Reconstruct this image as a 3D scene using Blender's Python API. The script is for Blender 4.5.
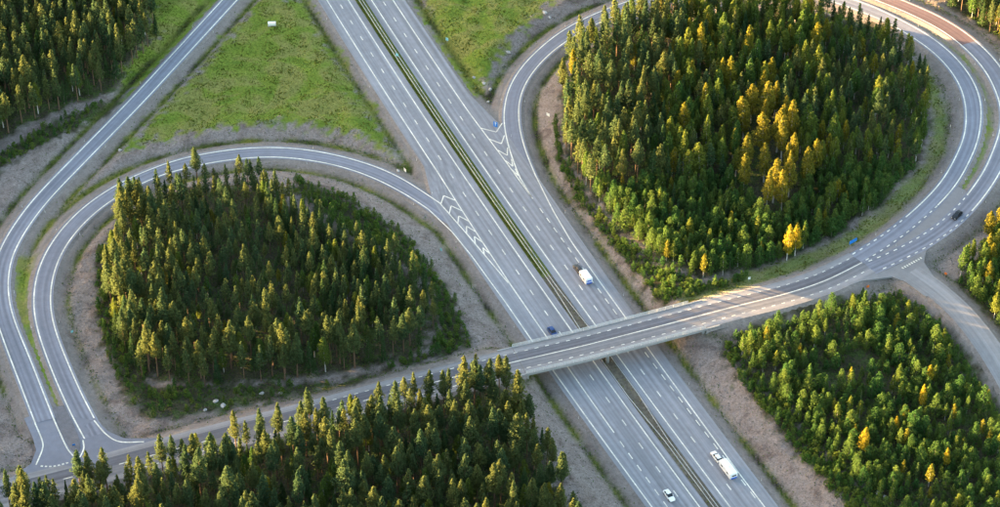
import bpy, bmesh, math, random
import numpy as np
from mathutils import Vector, Matrix

for o in list(bpy.data.objects): bpy.data.objects.remove(o)
SC = bpy.context.scene
COL = SC.collection
R = math.radians
rng = np.random.default_rng(11)
random.seed(7)

# ------------------------------------------------------------------ camera
cam_d = bpy.data.cameras.new('camera'); cam = bpy.data.objects.new('camera', cam_d); COL.objects.link(cam)
cam.location = (0, -698.5, 565.65); cam.rotation_euler = (R(90-39), 0, 0)
cam_d.sensor_width = 36; cam_d.lens = 92.27; cam_d.clip_start = 5; cam_d.clip_end = 40000
SC.camera = cam
SC.render.resolution_x = 1024; SC.render.resolution_y = 519
# ------------------------------------------------------------------ sky, sun, exposure
SUN_EL = 4.0
SUN_FROM = Vector((-0.93, 0.36, 0)).normalized()        # horizontal direction towards the sun
w = bpy.data.worlds.new('World'); SC.world = w; w.use_nodes = True
nt = w.node_tree; nt.nodes.clear()
sky = nt.nodes.new('ShaderNodeTexSky'); sky.sky_type = 'NISHITA'; sky.sun_disc = False
sky.sun_elevation = R(SUN_EL); sky.sun_rotation = math.atan2(SUN_FROM.x, SUN_FROM.y)
sky.air_density = 1.0; sky.dust_density = 2.2; sky.ozone_density = 1.0
bg = nt.nodes.new('ShaderNodeBackground'); bg.inputs[1].default_value = 0.09
wo = nt.nodes.new('ShaderNodeOutputWorld')
nt.links.new(sky.outputs[0], bg.inputs[0]); nt.links.new(bg.outputs[0], wo.inputs[0])
sl = bpy.data.lights.new('sun', 'SUN'); sl.energy = 5.0; sl.angle = R(0.8); sl.color = (1.0, 0.65, 0.29)
so_ = bpy.data.objects.new('sun', sl); COL.objects.link(so_)
dirv = Vector((-SUN_FROM.x*math.cos(R(SUN_EL)), -SUN_FROM.y*math.cos(R(SUN_EL)), -math.sin(R(SUN_EL))))
so_.rotation_euler = dirv.to_track_quat('-Z', 'Y').to_euler(); so_.location = (-300, -100, 200)
vs = SC.view_settings; vs.view_transform = 'Standard'; vs.look = 'None'; vs.gamma = 1.0; vs.use_curve_mapping = False
vs.exposure = 4.12

# ------------------------------------------------------------------ survey (metres; x right, y away, z up; last value = half width)
ROADS = {
 'A': [(-75.73,233.78,1.51,2.91),(-78.05,228.25,1.55,2.9),(-80.37,222.71,1.59,2.88),(-82.69,217.17,1.63,2.86),(-85.01,211.63,1.67,2.84),(-87.34,206.1,1.71,2.83),(-89.66,200.56,1.75,2.81),(-91.98,195.02,1.79,2.79),(-94.3,189.48,1.83,2.78),(-96.62,183.95,1.87,2.76),(-98.94,178.41,1.92,2.74),(-101.26,172.87,1.96,2.73),(-103.58,167.33,2,2.71),(-105.9,161.8,2.04,2.69),(-108.22,156.26,2.08,2.68),(-110.54,150.72,2.13,2.66),(-112.86,145.19,2.17,2.65),(-115.18,139.65,2.22,2.64),(-117.5,134.11,2.26,2.63),(-119.82,128.57,2.31,2.61),(-122.14,123.04,2.35,2.6),(-124.47,117.5,2.4,2.6),(-126.79,111.96,2.44,2.6),(-129.11,106.43,2.49,2.6),(-131.43,100.89,2.53,2.6),(-133.77,95.36,2.58,2.6),(-136.14,89.84,2.63,2.6),(-138.55,84.35,2.67,2.6),(-141,78.86,2.72,2.6),(-143.47,73.39,2.77,2.6),(-145.95,67.92,2.82,2.6),(-148.43,62.45,2.87,2.6),(-150.91,56.99,2.92,2.6),(-153.38,51.52,2.97,2.6),(-155.86,46.05,3.02,2.6),(-158.33,40.57,3.07,2.6),(-160.76,35.09,3.12,2.6),(-163.09,29.55,3.18,2.6),(-165.22,23.95,3.24,2.6),(-167.13,18.26,3.31,2.6),(-168.79,12.5,3.38,2.6),(-170.22,6.67,3.46,2.6),(-171.34,0.79,3.56,2.6),(-172.08,-5.16,3.66,2.6),(-172.35,-11.13,3.77,2.71),(-172.12,-17.11,3.88,2.81),(-171.42,-23.06,3.98,2.85),(-170.29,-28.94,4.08,2.84),(-168.76,-34.73,4.18,2.81),(-166.9,-40.43,4.27,2.8),(-164.82,-46.06,4.36,2.83),(-162.63,-51.64,4.43,2.89),(-160.38,-57.21,4.49,2.96),(-158.13,-62.78,4.55,3),(-155.89,-68.35,4.61,3),(-153.66,-73.92,4.67,3),(-151.44,-79.5,4.75,3),(-149.2,-85.07,4.84,3),(-146.96,-90.64,4.95,3),(-146.58,-91.57,4.97,3)],
 'B': [(-23.68,27.09,-0,2.7),(-27.81,31.45,0.03,2.7),(-32.01,35.74,0.08,2.78),(-36.38,39.84,0.17,2.93),(-40.99,43.66,0.29,3),(-45.9,47.07,0.44,2.99),(-51.1,50.04,0.59,2.92),(-56.53,52.55,0.74,2.86),(-62.16,54.57,0.89,2.85),(-67.94,56.09,1.05,2.89),(-73.83,57.1,1.21,2.91),(-79.79,57.56,1.36,2.91),(-85.77,57.44,1.51,2.91),(-91.71,56.77,1.64,2.95),(-97.59,55.63,1.77,3),(-103.39,54.12,1.9,3),(-109.06,52.2,2.04,3),(-114.57,49.85,2.21,3),(-119.85,47.05,2.4,2.88),(-124.87,43.8,2.58,2.7),(-129.57,40.11,2.75,2.7),(-133.97,36.05,2.9,2.7),(-138.07,31.68,3.04,2.7),(-141.83,27.02,3.16,2.7),(-145.19,22.07,3.29,2.7),(-148.12,16.86,3.41,2.7),(-150.63,11.42,3.54,2.7),(-152.73,5.81,3.66,2.7),(-154.4,0.06,3.78,2.7),(-155.62,-5.79,3.89,2.75),(-156.37,-11.73,3.99,2.79),(-156.66,-17.71,4.08,2.81),(-156.52,-23.7,4.15,2.81),(-155.95,-29.66,4.22,2.8),(-154.96,-35.57,4.29,2.8),(-153.56,-41.4,4.36,2.8),(-151.83,-47.14,4.42,2.81),(-149.86,-52.81,4.48,2.82),(-147.75,-58.43,4.53,2.85),(-145.54,-64.01,4.57,2.88),(-143.27,-69.57,4.61,2.91),(-140.94,-75.1,4.66,2.92),(-138.53,-80.61,4.71,2.93),(-136.04,-86.07,4.78,2.99),(-133.45,-91.49,4.86,3),(-130.79,-96.87,4.95,3),(-129.9,-98.66,4.99,3)],
 'D': [(117.98,-15.08,6.1,2.89),(122.51,-11.15,6.08,2.67),(127.02,-7.19,6.07,2.6),(131.46,-3.15,6.05,2.6),(135.79,1.01,6.04,2.6),(139.96,5.32,6.03,2.6),(143.97,9.78,6.01,2.6),(147.84,14.36,6,2.6),(151.57,19.06,5.97,2.6),(155.15,23.88,5.93,2.6),(158.52,28.84,5.87,2.6),(161.62,33.97,5.81,2.6),(164.4,39.28,5.74,2.6),(166.93,44.72,5.68,2.6),(169.3,50.23,5.62,2.6),(171.49,55.82,5.57,2.6),(173.35,61.51,5.51,2.6),(174.81,67.32,5.46,2.64),(175.94,73.21,5.4,2.73),(176.74,79.15,5.34,2.82),(177.12,85.13,5.27,2.89),(177,91.11,5.2,2.9),(176.33,97.06,5.13,2.9),(175.14,102.92,5.05,2.9),(173.46,108.67,4.96,2.9),(171.33,114.27,4.86,2.9),(168.76,119.67,4.74,2.9),(165.73,124.84,4.63,2.9),(162.31,129.75,4.52,2.87),(158.57,134.44,4.42,2.74),(154.61,138.94,4.33,2.65),(150.39,143.19,4.23,2.69),(145.89,147.16,4.14,2.9),(141.17,150.85,4.05,2.9),(136.24,154.27,3.95,2.9),(131.13,157.4,3.86,2.9),(125.83,160.18,3.77,2.9),(120.33,162.56,3.67,2.9),(114.66,164.47,3.58,2.9),(108.84,165.87,3.48,2.9),(102.93,166.76,3.37,2.9),(96.96,167.06,3.27,2.9),(90.99,166.73,3.17,2.9),(85.06,165.9,3.07,2.9),(79.2,164.63,2.97,2.9),(73.45,162.95,2.87,2.9),(67.8,160.95,2.77,2.9),(62.25,158.67,2.67,2.9),(56.83,156.1,2.56,2.9),(51.54,153.27,2.43,2.9),(46.38,150.22,2.31,2.9),(41.36,146.94,2.17,2.9),(36.49,143.44,2.05,2.9),(31.8,139.7,1.92,2.9),(27.39,135.65,1.81,2.9),(23.28,131.3,1.7,2.82),(19.49,126.66,1.6,2.67),(16.03,121.76,1.49,2.6),(12.94,116.63,1.39,2.6),(10.25,111.28,1.29,2.6),(8.02,105.73,1.19,2.6),(6.29,100,1.07,2.6),(5.12,94.13,0.94,2.6),(4.47,88.18,0.82,2.64),(4.27,82.2,0.7,2.73),(4.47,76.21,0.59,2.78),(5.03,70.24,0.48,2.8),(5.87,64.3,0.38,2.82),(6.93,58.39,0.28,2.85),(8.18,52.52,0.18,2.9),(9.58,46.69,0.06,2.9),(10.19,44.26,0,2.9)],
 'E': [(82.46,212.91,3.01,3.3),(87.02,209,3.07,3.3),(91.58,205.09,3.13,3.3),(96.14,201.18,3.19,3.3),(100.7,197.27,3.25,3.3),(105.26,193.36,3.31,3.3),(109.82,189.45,3.37,3.3),(114.41,185.58,3.44,3.3),(119.07,181.78,3.52,3.3),(123.81,178.1,3.62,3.3),(128.62,174.5,3.74,3.3),(133.44,170.92,3.86,3.3),(138.21,167.27,3.99,3.3),(142.89,163.51,4.13,3.3),(147.51,159.67,4.27,3.3),(152.12,155.81,4.4,3.3),(156.72,151.95,4.51,3.18),(161.28,148.04,4.58,3.13),(165.71,143.99,4.64,3.24),(169.91,139.71,4.7,3.3),(173.79,135.14,4.75,3.3),(177.28,130.27,4.8,3.3),(180.34,125.12,4.85,3.3),(183,119.75,4.9,3.3),(185.29,114.21,4.94,3.3),(187.16,108.52,4.99,3.3),(188.58,102.7,5.03,3.3),(189.56,96.78,5.08,3.3),(190.11,90.81,5.13,3.26),(190.21,84.82,5.18,3.08),(189.87,78.83,5.22,2.93),(189.08,72.89,5.27,2.85),(187.84,67.03,5.33,2.85),(186.21,61.26,5.38,2.88),(184.25,55.58,5.43,2.88),(182.07,49.99,5.48,2.83),(179.73,44.46,5.53,2.74),(177.2,39.01,5.59,2.7),(174.44,33.68,5.65,2.7),(171.47,28.47,5.71,2.7),(168.31,23.36,5.76,2.7),(164.95,18.39,5.81,2.7),(161.38,13.56,5.85,2.7),(157.57,8.93,5.88,2.7),(153.48,4.54,5.92,2.7),(149.12,0.43,5.96,2.7),(144.53,-3.44,6,2.7),(139.75,-7.07,6.03,2.7),(134.82,-10.5,6.05,2.78),(129.78,-13.76,6.08,2.94),(127.23,-15.35,6.09,3.02)],
 'C': [(-173.21,-132.73,4.6,4),(-167.67,-130.4,4.64,4),(-162.14,-128.08,4.68,4),(-156.58,-125.81,4.73,4),(-150.97,-123.65,4.77,4),(-145.35,-121.55,4.81,4),(-139.72,-119.45,4.85,4),(-134.11,-117.3,4.89,4),(-128.53,-115.09,4.94,4),(-122.95,-112.87,4.98,4),(-117.36,-110.67,5.04,4),(-111.77,-108.48,5.11,4),(-106.17,-106.29,5.19,4),(-100.57,-104.12,5.27,4),(-94.96,-101.99,5.36,4),(-89.33,-99.89,5.44,4),(-83.69,-97.81,5.54,4),(-78.03,-95.83,5.64,4),(-72.33,-93.93,5.76,4),(-66.65,-92,5.87,4),(-61.02,-89.91,5.94,4),(-55.42,-87.73,6,4),(-49.83,-85.53,6.05,4),(-44.24,-83.33,6.1,4),(-38.65,-81.14,6.15,4),(-33.06,-78.95,6.2,4),(-27.45,-76.79,6.25,4),(-21.84,-74.65,6.3,4),(-16.23,-72.51,6.35,4),(-10.62,-70.37,6.4,4),(-5,-68.24,6.45,4),(0.63,-66.15,6.49,4),(6.29,-64.15,6.51,4),(11.97,-62.19,6.52,4),(17.64,-60.23,6.53,4),(23.31,-58.25,6.54,4),(28.96,-56.2,6.55,4),(34.57,-54.06,6.56,4),(40.18,-51.9,6.58,4),(45.78,-49.74,6.59,4),(51.38,-47.57,6.59,4),(56.97,-45.37,6.58,4),(62.55,-43.14,6.57,4),(68.12,-40.91,6.54,4),(73.7,-38.68,6.52,4),(79.29,-36.48,6.5,4),(84.9,-34.36,6.47,4),(90.53,-32.25,6.44,4),(96.11,-30.05,6.4,4),(101.58,-27.59,6.35,4),(106.94,-24.9,6.3,4),(112.12,-21.9,6.24,4),(117.04,-18.49,6.19,4),(121.84,-14.89,6.14,4),(125.03,-12.47,6.1,4)],
 'F': [(141.21,-17.33,5.96,4.1),(145.04,-21.91,5.86,4.1),(148.65,-26.69,5.78,4.1),(151.92,-31.71,5.71,4.1),(154.86,-36.93,5.64,4.1),(157.41,-42.35,5.57,4.1),(159.62,-47.93,5.5,4.1),(161.59,-53.59,5.42,4.1),(163.35,-59.33,5.35,4.1),(164.93,-65.12,5.3,4.1),(166.36,-70.95,5.25,4.1),(167.65,-76.81,5.21,4.1),(168.86,-82.68,5.18,4.1),(170.02,-88.57,5.15,4.1),(171.08,-94.48,5.12,4.1),(172.05,-100.4,5.09,4.06),(172.98,-106.33,5.06,4.03),(173.9,-112.26,5.04,4.01),(174.82,-118.19,5.01,4.05),(175.36,-121.65,5,4.1)],
}
ZONES = {
 'field_left': [(-94.9,160.8),(-110.7,121.4),(-127.5,81.8),(-138.9,56.8),(-125.7,64.2),(-106,71.7),(-74.5,74.2),(-51.9,67.9),(-37.5,56.8),(-48.2,87),(-61.8,119.4),(-77.4,160.8)],
 'field_right': [(-35.6,179.9),(44.5,179.9),(19,153.6),(6.3,135.2),(-1.5,117.4),(-6.5,101.3),(-10.6,94.8),(-17.2,109.3),(-27.4,136.6)],
 'field_top': [(-146.3,185.8),(-101.6,185.8),(-119.1,137.9),(-130.2,109.2),(-140.4,90.8),(-146.2,107.9),(-136.1,128.2)],
 'wedge': [(-168.8,-5.8),(-162.2,-5.2),(-160.4,-30.1),(-153.1,-56),(-141.6,-82.6),(-145.1,-85.5),(-152.8,-67),(-164.7,-35.4)],
 'wedge_right': [(154.4,144),(168.9,128.7),(179.4,112.3),(182.8,91.1),(183.2,73.2),(177.3,53.3),(168.1,32.3),(162.5,25.8),(164.4,31.7),(174.7,53.3),(180.9,78.3),(179.6,103),(172.7,119.1),(156.3,137)],
 'strip_right': [(64.5,-32.8),(83.8,-24.9),(103.5,-15.2),(120.2,-3.6),(137.9,13.3),(151.6,31.8),(162.6,54.7),(167,76.5),(165.8,95.8),(163.1,112.4),(159.2,112.4),(161.6,92.6),(161.7,73.3),(154.8,48.6),(135.2,20.2),(119.4,5.3),(100.8,-6.9),(82.7,-16.2),(68.6,-21.1),(56.4,-25.4)],
}
STANDS = {
 'left_island': [(-135.6,17.4),(-125.5,29),(-108.1,34.9),(-85.8,34.9),(-71,17.4),(-54.5,6),(-36.4,-9),(-25.7,-24.2),(-20.3,-39),(-26.6,-56.4),(-42.9,-64.4),(-59.3,-67.4),(-78.7,-72.3),(-101.6,-73.3),(-118.5,-67.9),(-127.8,-50.3),(-134.3,-24.2)],
 'left_island_shrub': [(-140,-5.2),(-136.4,6),(-130.2,-29.5),(-121.6,-55.4),(-114.7,-72.8),(-55.8,-71.3),(-39.6,-66.4),(-23.3,-55.4),(-20.3,-37.4),(-25.7,-21.5),(-36.6,-5.2),(-54.7,10),(-74.7,30.8),(-72.3,39.1),(-53.7,27.8),(-35.3,8.8),(-24.3,-10.7),(-15.3,-29.5),(-9.3,-52.9),(-26.5,-61.4),(-49.1,-74.3),(-81.2,-82.5),(-103.3,-88.7),(-112.9,-89.7),(-122.3,-77.7),(-131.5,-55.4),(-137.4,-29.5)],
 'near_forest': [(-172.6,-137.3),(-155.1,-130.7),(-137.1,-126.3),(-112.7,-121),(-101.2,-111.1),(-79.7,-101.9),(-54.6,-94.4),(-38.9,-84.9),(-22.8,-78.2),(-4.9,-74.3),(3.3,-78.7),(14.3,-106),(23.2,-135.1),(30,-164.7),(23.5,-184.8),(-164.5,-184.8)],
 'top_left': [(-224,37.9),(-202.8,40.9),(-184.3,62.2),(-164.7,81),(-147.5,94),(-133.8,107.2),(-132.9,127.5),(-138.9,155.6),(-135.5,200.2),(-254.5,200.2)],
 'top_left_shrub': [(-194.6,34.9),(-182.9,52.9),(-167.2,71.5),(-150.5,87.5),(-144.1,90.7),(-140.9,85.5),(-152.7,74.7),(-167.3,59.1),(-181.6,43.9),(-193.2,26.1)],
 'right_island': [(27.7,117.2),(51,141.4),(79,148.4),(118.4,148.4),(148.8,137.9),(158,117.2),(161.9,94),(159.3,68.4),(152.2,46.9),(135.6,23.2),(119.9,8.8),(101,-5.2),(82.9,-14.5),(68.8,-18.8),(57.3,-9),(42.4,11.7),(32.4,32),(24.2,56),(22.6,87.5)],
 'right_island_shrub': [(20.5,74.7),(22.7,56),(30.6,32),(42.3,7.7),(57.1,-12.3),(68.7,-21.5),(84.4,-17.7),(82.3,-22.6),(68.2,-28.4),(56.2,-29.5),(51.5,-21.5),(38.7,6),(27,32),(20.5,56)],
 'lower_right': [(78.1,-57.9),(97.9,-40),(119,-32.2),(133.9,-35.8),(143.2,-42.6),(148.2,-55.4),(157.9,-80.1),(162.7,-101.4),(166.8,-135.1),(164,-152.2),(130.6,-152.2),(117.9,-130.7),(102.3,-99.1),(88.3,-75.2)],
 'lower_right_shrub': [(73.9,-56.4),(78.6,-50.3),(98.3,-35.8),(119.3,-29.5),(136.7,-26.9),(147,-39),(154.9,-55.4),(162.4,-82.5),(168.7,-103.7),(162.4,-103.7),(157.7,-81.1),(148.1,-56.4),(143.1,-43.6),(133.8,-36.9),(118.9,-33.2),(97.8,-41),(78.7,-58.9),(88.9,-76.2),(102.9,-100),(118.4,-131.6),(108.5,-131.6),(92.7,-99.1),(80.3,-72.8)],
 'far_right': [(160.9,-12.3),(169.3,-2.4),(181.1,17.4),(200.3,26.1),(204.5,-29.5),(187.1,-89.7),(177.4,-70.4),(168.5,-42.6),(161.9,-29.5),(156.6,-18.8)],
 'top_right': [(176.7,155.6),(188,137.9),(200.4,117.2),(218.3,87.5),(249.8,113.9),(269.9,215.7),(166.1,215.7),(161.9,181.2)],
 'far_left': [(-270.3,-184.8),(-377.7,200.2),(-256.6,200.2),(-225.8,37.9),(-262.4,32),(-264.3,-6.8),(-208.4,-23.1),(-193.7,-80.1),(-194.1,-112.9),(-205.6,-126.3),(-174.6,-143.7),(-167.5,-184.8)],  # unseen forest continuing to the left, outline shaped to shade the ground
 'shade_belt_top': [(-215,203),(-128,203),(-112,240),(-95,285),(-215,285)],  # unseen belt of trees added to keep low sun off the top field
}
JW_PATCH = [(-153.3,-90.36,5),(-149.07,-99.76,5),(-147.33,-105.32,5),(-148.07,-111.27,5),(-153.69,-118.07,5),(-143.66,-122.54,5),(-122.75,-114.45,5),(-101.61,-105.32,5),(-105.34,-99.76,5),(-111.7,-99.99,5),(-120.02,-99.76,5),(-125.52,-96.49,5),(-129.73,-90.83,5),(-132.52,-86.55,5),(-138.98,-86.55,5),(-146.22,-85.59,5)]
JW_LEFT = [(-149.42,-92.74,5.02),(-146.06,-100.71,5.02),(-145.36,-104.88,5.02),(-146.4,-111.93,5.02)]
JW_TONGUE = [(-144.6,-88.6,5.02),(-142.61,-93.22,5.02),(-138.48,-102.57,5.02),(-136.41,-106.26,5.02),(-133.62,-109.2,5.02),(-132.27,-104.88,5.02),(-132.99,-100.71,5.02)]
JW_ISLAND = [(-144.91,-85.66,5.06),(-141.28,-83.74,5.06),(-137.26,-92.32,5.06),(-133.93,-100.75,5.06),(-133.3,-104.46,5.06),(-134.22,-107.22,5.06),(-136.26,-104.92,5.06),(-138.28,-101.68,5.06),(-141.95,-93.26,5.06)]
JW_RIGHT = [(-130.63,-91.33,5.02),(-125.99,-97.91,5.02),(-121.1,-101.45,5.02),(-113.43,-101.64,5.02)]
JW_GIVE = [(-145.06,-112.43,5.02),(-141.25,-112.66,5.02),(-137.62,-111.52,5.02),(-133.78,-109.47,5.02)]
JE_PATCH = [(113.09,-28.25,6),(123.96,-22.37,6),(134.52,-19.95,6),(138.68,-22.37,6),(144.84,-30.37,6),(149.34,-27.18,6),(148.97,-19.68,6),(146.51,-12.08,6),(147.98,-6.03,6),(155.71,2.32,6),(163.32,14.22,6),(154.79,8.52,6),(139.35,-2.7,6),(127.85,-12.08,6)]
JE_WEDGE = [(120.59,-15.35,6),(132.07,-5.48,6),(145.85,7.39,6),(158.84,22.87,6),(164.25,31.06,6),(166.79,28.7,6),(165,21.13,6),(156.78,10.22,6),(143.67,-1.59,6),(131.56,-9.88,6)]
JE_GIVE = [(138.47,-15.64,6.02),(146.51,-9.36,6.02)]
CAR_BLUE = [(17.19,-44.73,0)]
# ------------------------------------------------------------------ helpers
def tag(o, label=None, cat=None, group=None, kind=None):
    if label: o['label'] = label
    if cat: o['category'] = cat
    if group: o['group'] = group
    if kind: o['kind'] = kind
    return o
def link(name, me, mat=None, parent=None, loc=None, rot=None):
    o = bpy.data.objects.new(name, me); COL.objects.link(o)
    if mat is not None and me is not None and not me.materials: me.materials.append(mat)
    if parent is not None: o.parent = parent
    if loc is not None: o.location = loc
    if rot is not None: o.rotation_euler = rot
    return o
def empty(name, loc=(0,0,0), rz=0):
    o = bpy.data.objects.new(name, None); COL.objects.link(o); o.location = loc; o.rotation_euler = (0,0,rz); o.empty_display_size = .3
    return o
def mesh(name, v, f):
    me = bpy.data.meshes.new(name); me.from_pydata([tuple(map(float,q)) for q in v], [], [tuple(map(int,q)) for q in f]); me.update(); return me
def np_mesh(name, V, Q, attrs=None, mats=None, matidx=None, smooth=False):
    """fast quad mesh from arrays; attrs = {name: per-face float array}"""
    me = bpy.data.meshes.new(name); V = np.asarray(V, np.float32); Q = np.asarray(Q, np.int32); k = Q.shape[1]
    me.vertices.add(len(V)); me.vertices.foreach_set('co', V.ravel())
    me.loops.add(Q.size); me.loops.foreach_set('vertex_index', Q.ravel())
    me.polygons.add(len(Q)); me.polygons.foreach_set('loop_start', np.arange(0, Q.size, k, dtype=np.int32))
    if matidx is not None: me.polygons.foreach_set('material_index', np.asarray(matidx, np.int32))
    if smooth: me.polygons.foreach_set('use_smooth', np.ones(len(Q), bool))
    me.update(calc_edges=True)
    for m in (mats or []): me.materials.append(m)
    for n, a in (attrs or {}).items():
        at = me.attributes.new(n, 'FLOAT', 'FACE'); at.data.foreach_set('value', np.asarray(a, np.float32))
    return me
def bm_mesh(name, bm, smooth=False):
    me = bpy.data.meshes.new(name); bmesh.ops.recalc_face_normals(bm, faces=bm.faces); bm.to_mesh(me); bm.free()
    if smooth:
        for p in me.polygons: p.use_smooth = True
    return me
def box_bm(cx, cy, cz, sx, sy, sz, bev=0, bm=None, seg=1):
    b = bm or bmesh.new()
    r = bmesh.ops.create_cube(b, size=1, matrix=Matrix.Translation((cx,cy,cz)) @ Matrix.Diagonal((sx,sy,sz,1)))
    if bev:
        es = {e for v in r['verts'] for e in v.link_edges}
        bmesh.ops.bevel(b, geom=list(es), offset=bev, segments=seg, affect='EDGES', profile=.5)
    return b
def box(name, c, s, mat, parent=None, bev=0):
    return link(name, bm_mesh(name, box_bm(*c, *s, bev)), mat, parent)
def cyl_bm(p0, p1, r0, r1=None, n=8, bm=None):
    b = bm or bmesh.new(); p0 = Vector(p0); p1 = Vector(p1); d = p1-p0
    M = Matrix.Translation((p0+p1)/2) @ d.to_track_quat('Z','Y').to_matrix().to_4x4()
    bmesh.ops.create_cone(b, cap_ends=True, segments=n, radius1=r0, radius2=r0 if r1 is None else r1, depth=d.length, matrix=M)
    return b
# ------------------------------------------------------------------ materials
def N(nt, t, **kw):
    n = nt.nodes.new(t)
    for k, v in kw.items():
        if k in n.inputs: n.inputs[k].default_value = v
        else: setattr(n, k, v)
    return n
def mat(name, col, rough=.8, metal=0, noise=None, bump=0, spec=.3, emit=None):
    """noise = list of (scale, amount): brightness variation from 3-d noise; bump from the last one"""
    m = bpy.data.materials.new(name); m.use_nodes = True; t = m.node_tree; t.nodes.clear()
    out = N(t, 'ShaderNodeOutputMaterial'); p = N(t, 'ShaderNodeBsdfPrincipled')
    p.inputs['Roughness'].default_value = rough; p.inputs['Metallic'].default_value = metal; p.inputs['Specular IOR Level'].default_value = spec
    t.links.new(p.outputs[0], out.inputs[0])
    c4 = (*col, 1)
    p.inputs['Base Color'].default_value = c4
    if noise:
        g = N(t, 'ShaderNodeNewGeometry'); last = None; cur = None
        for sc, am in noise:
            nz = N(t, 'ShaderNodeTexNoise'); nz.inputs['Scale'].default_value = sc; nz.inputs['Detail'].default_value = 4
            t.links.new(g.outputs['Position'], nz.inputs['Vector'])
            mr = N(t, 'ShaderNodeMapRange'); mr.inputs[1].default_value = .3; mr.inputs[2].default_value = .7
            mr.inputs[3].default_value = 1-am; mr.inputs[4].default_value = 1+am
            t.links.new(nz.outputs[0], mr.inputs[0])
            if cur is None: cur = mr.outputs[0]
            else:
                ml = N(t, 'ShaderNodeMath', operation='MULTIPLY'); t.links.new(cur, ml.inputs[0]); t.links.new(mr.outputs[0], ml.inputs[1]); cur = ml.outputs[0]
            last = nz
        vm = N(t, 'ShaderNodeVectorMath', operation='SCALE'); vm.inputs[0].default_value = col
        t.links.new(cur, vm.inputs['Scale']); t.links.new(vm.outputs[0], p.inputs['Base Color'])
        if bump:
            b = N(t, 'ShaderNodeBump'); b.inputs['Strength'].default_value = bump; b.inputs['Distance'].default_value = .1
            t.links.new(last.outputs[0], b.inputs['Height']); t.links.new(b.outputs[0], p.inputs['Normal'])
    return m
def leaf_mat(name, dark, light, trans=.35, yellow=None, ypart=0.0):
    m = bpy.data.materials.new(name); m.use_nodes = True; t = m.node_tree; t.nodes.clear()
    out = N(t, 'ShaderNodeOutputMaterial')
    oi = N(t, 'ShaderNodeObjectInfo'); at = N(t, 'ShaderNodeAttribute', attribute_name='tint'); lf = N(t, 'ShaderNodeAttribute', attribute_name='leaf')
    ad = N(t, 'ShaderNodeMath', operation='ADD'); t.links.new(oi.outputs['Random'], ad.inputs[0]); t.links.new(at.outputs['Fac'], ad.inputs[1])
    fr = N(t, 'ShaderNodeMath', operation='FRACT'); t.links.new(ad.outputs[0], fr.inputs[0])
    cr = N(t, 'ShaderNodeValToRGB'); e = cr.color_ramp.elements
    e[0].position = 0; e[0].color = (*dark, 1); e[1].position = 1-ypart if yellow else 1; e[1].color = (*light, 1)
    if yellow:
        x = e.new(min(.999, 1-ypart+.02)); x.color = (*yellow, 1)
    t.links.new(fr.outputs[0], cr.inputs[0])
    mr = N(t, 'ShaderNodeMapRange'); mr.inputs[3].default_value = .62; mr.inputs[4].default_value = 1.38; t.links.new(lf.outputs['Fac'], mr.inputs[0])
    vm = N(t, 'ShaderNodeVectorMath', operation='SCALE'); t.links.new(cr.outputs[0], vm.inputs[0]); t.links.new(mr.outputs[0], vm.inputs['Scale'])
    d = N(t, 'ShaderNodeBsdfDiffuse'); tr = N(t, 'ShaderNodeBsdfTranslucent'); mx = N(t, 'ShaderNodeMixShader'); mx.inputs[0].default_value = trans
    t.links.new(vm.outputs[0], d.inputs[0]); t.links.new(vm.outputs[0], tr.inputs[0])
    t.links.new(d.outputs[0], mx.inputs[1]); t.links.new(tr.outputs[0], mx.inputs[2]); t.links.new(mx.outputs[0], out.inputs[0])
    return m
def asphalt(name, col):
    m = mat(name, col, .88, 0, [(.035,.09),(.45,.07),(6,.10)], .15, .25); t = m.node_tree
    at = N(t, 'ShaderNodeAttribute', attribute_name='road'); mp = N(t, 'ShaderNodeMapping'); mp.inputs['Scale'].default_value = (.75, .012, 1); t.links.new(at.outputs['Vector'], mp.inputs['Vector'])
    nz = N(t, 'ShaderNodeTexNoise'); nz.inputs['Scale'].default_value = 1; nz.inputs['Detail'].default_value = 3; t.links.new(mp.outputs[0], nz.inputs['Vector'])
    mr = N(t, 'ShaderNodeMapRange'); mr.inputs[1].default_value = .32; mr.inputs[2].default_value = .68; mr.inputs[3].default_value = .76; mr.inputs[4].default_value = 1.14; t.links.new(nz.outputs[0], mr.inputs[0])
    sx_ = N(t, 'ShaderNodeSeparateXYZ'); t.links.new(at.outputs['Vector'], sx_.inputs[0]); m1 = N(t, 'ShaderNodeMath', operation='MULTIPLY'); m1.inputs[1].default_value = 6.2832; t.links.new(sx_.outputs[2], m1.inputs[0])
    cs_ = N(t, 'ShaderNodeMath', operation='COSINE'); t.links.new(m1.outputs[0], cs_.inputs[0]); m2 = N(t, 'ShaderNodeMath', operation='MULTIPLY_ADD'); m2.inputs[1].default_value = -.055; t.links.new(cs_.outputs[0], m2.inputs[0]); t.links.new(mr.outputs[0], m2.inputs[2])
    p = t.nodes['Principled BSDF']; src = p.inputs['Base Color'].links[0].from_socket
    v = N(t, 'ShaderNodeVectorMath', operation='SCALE'); t.links.new(src, v.inputs[0]); t.links.new(m2.outputs[0], v.inputs['Scale']); t.links.new(v.outputs[0], p.inputs['Base Color'])
    return m

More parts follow.
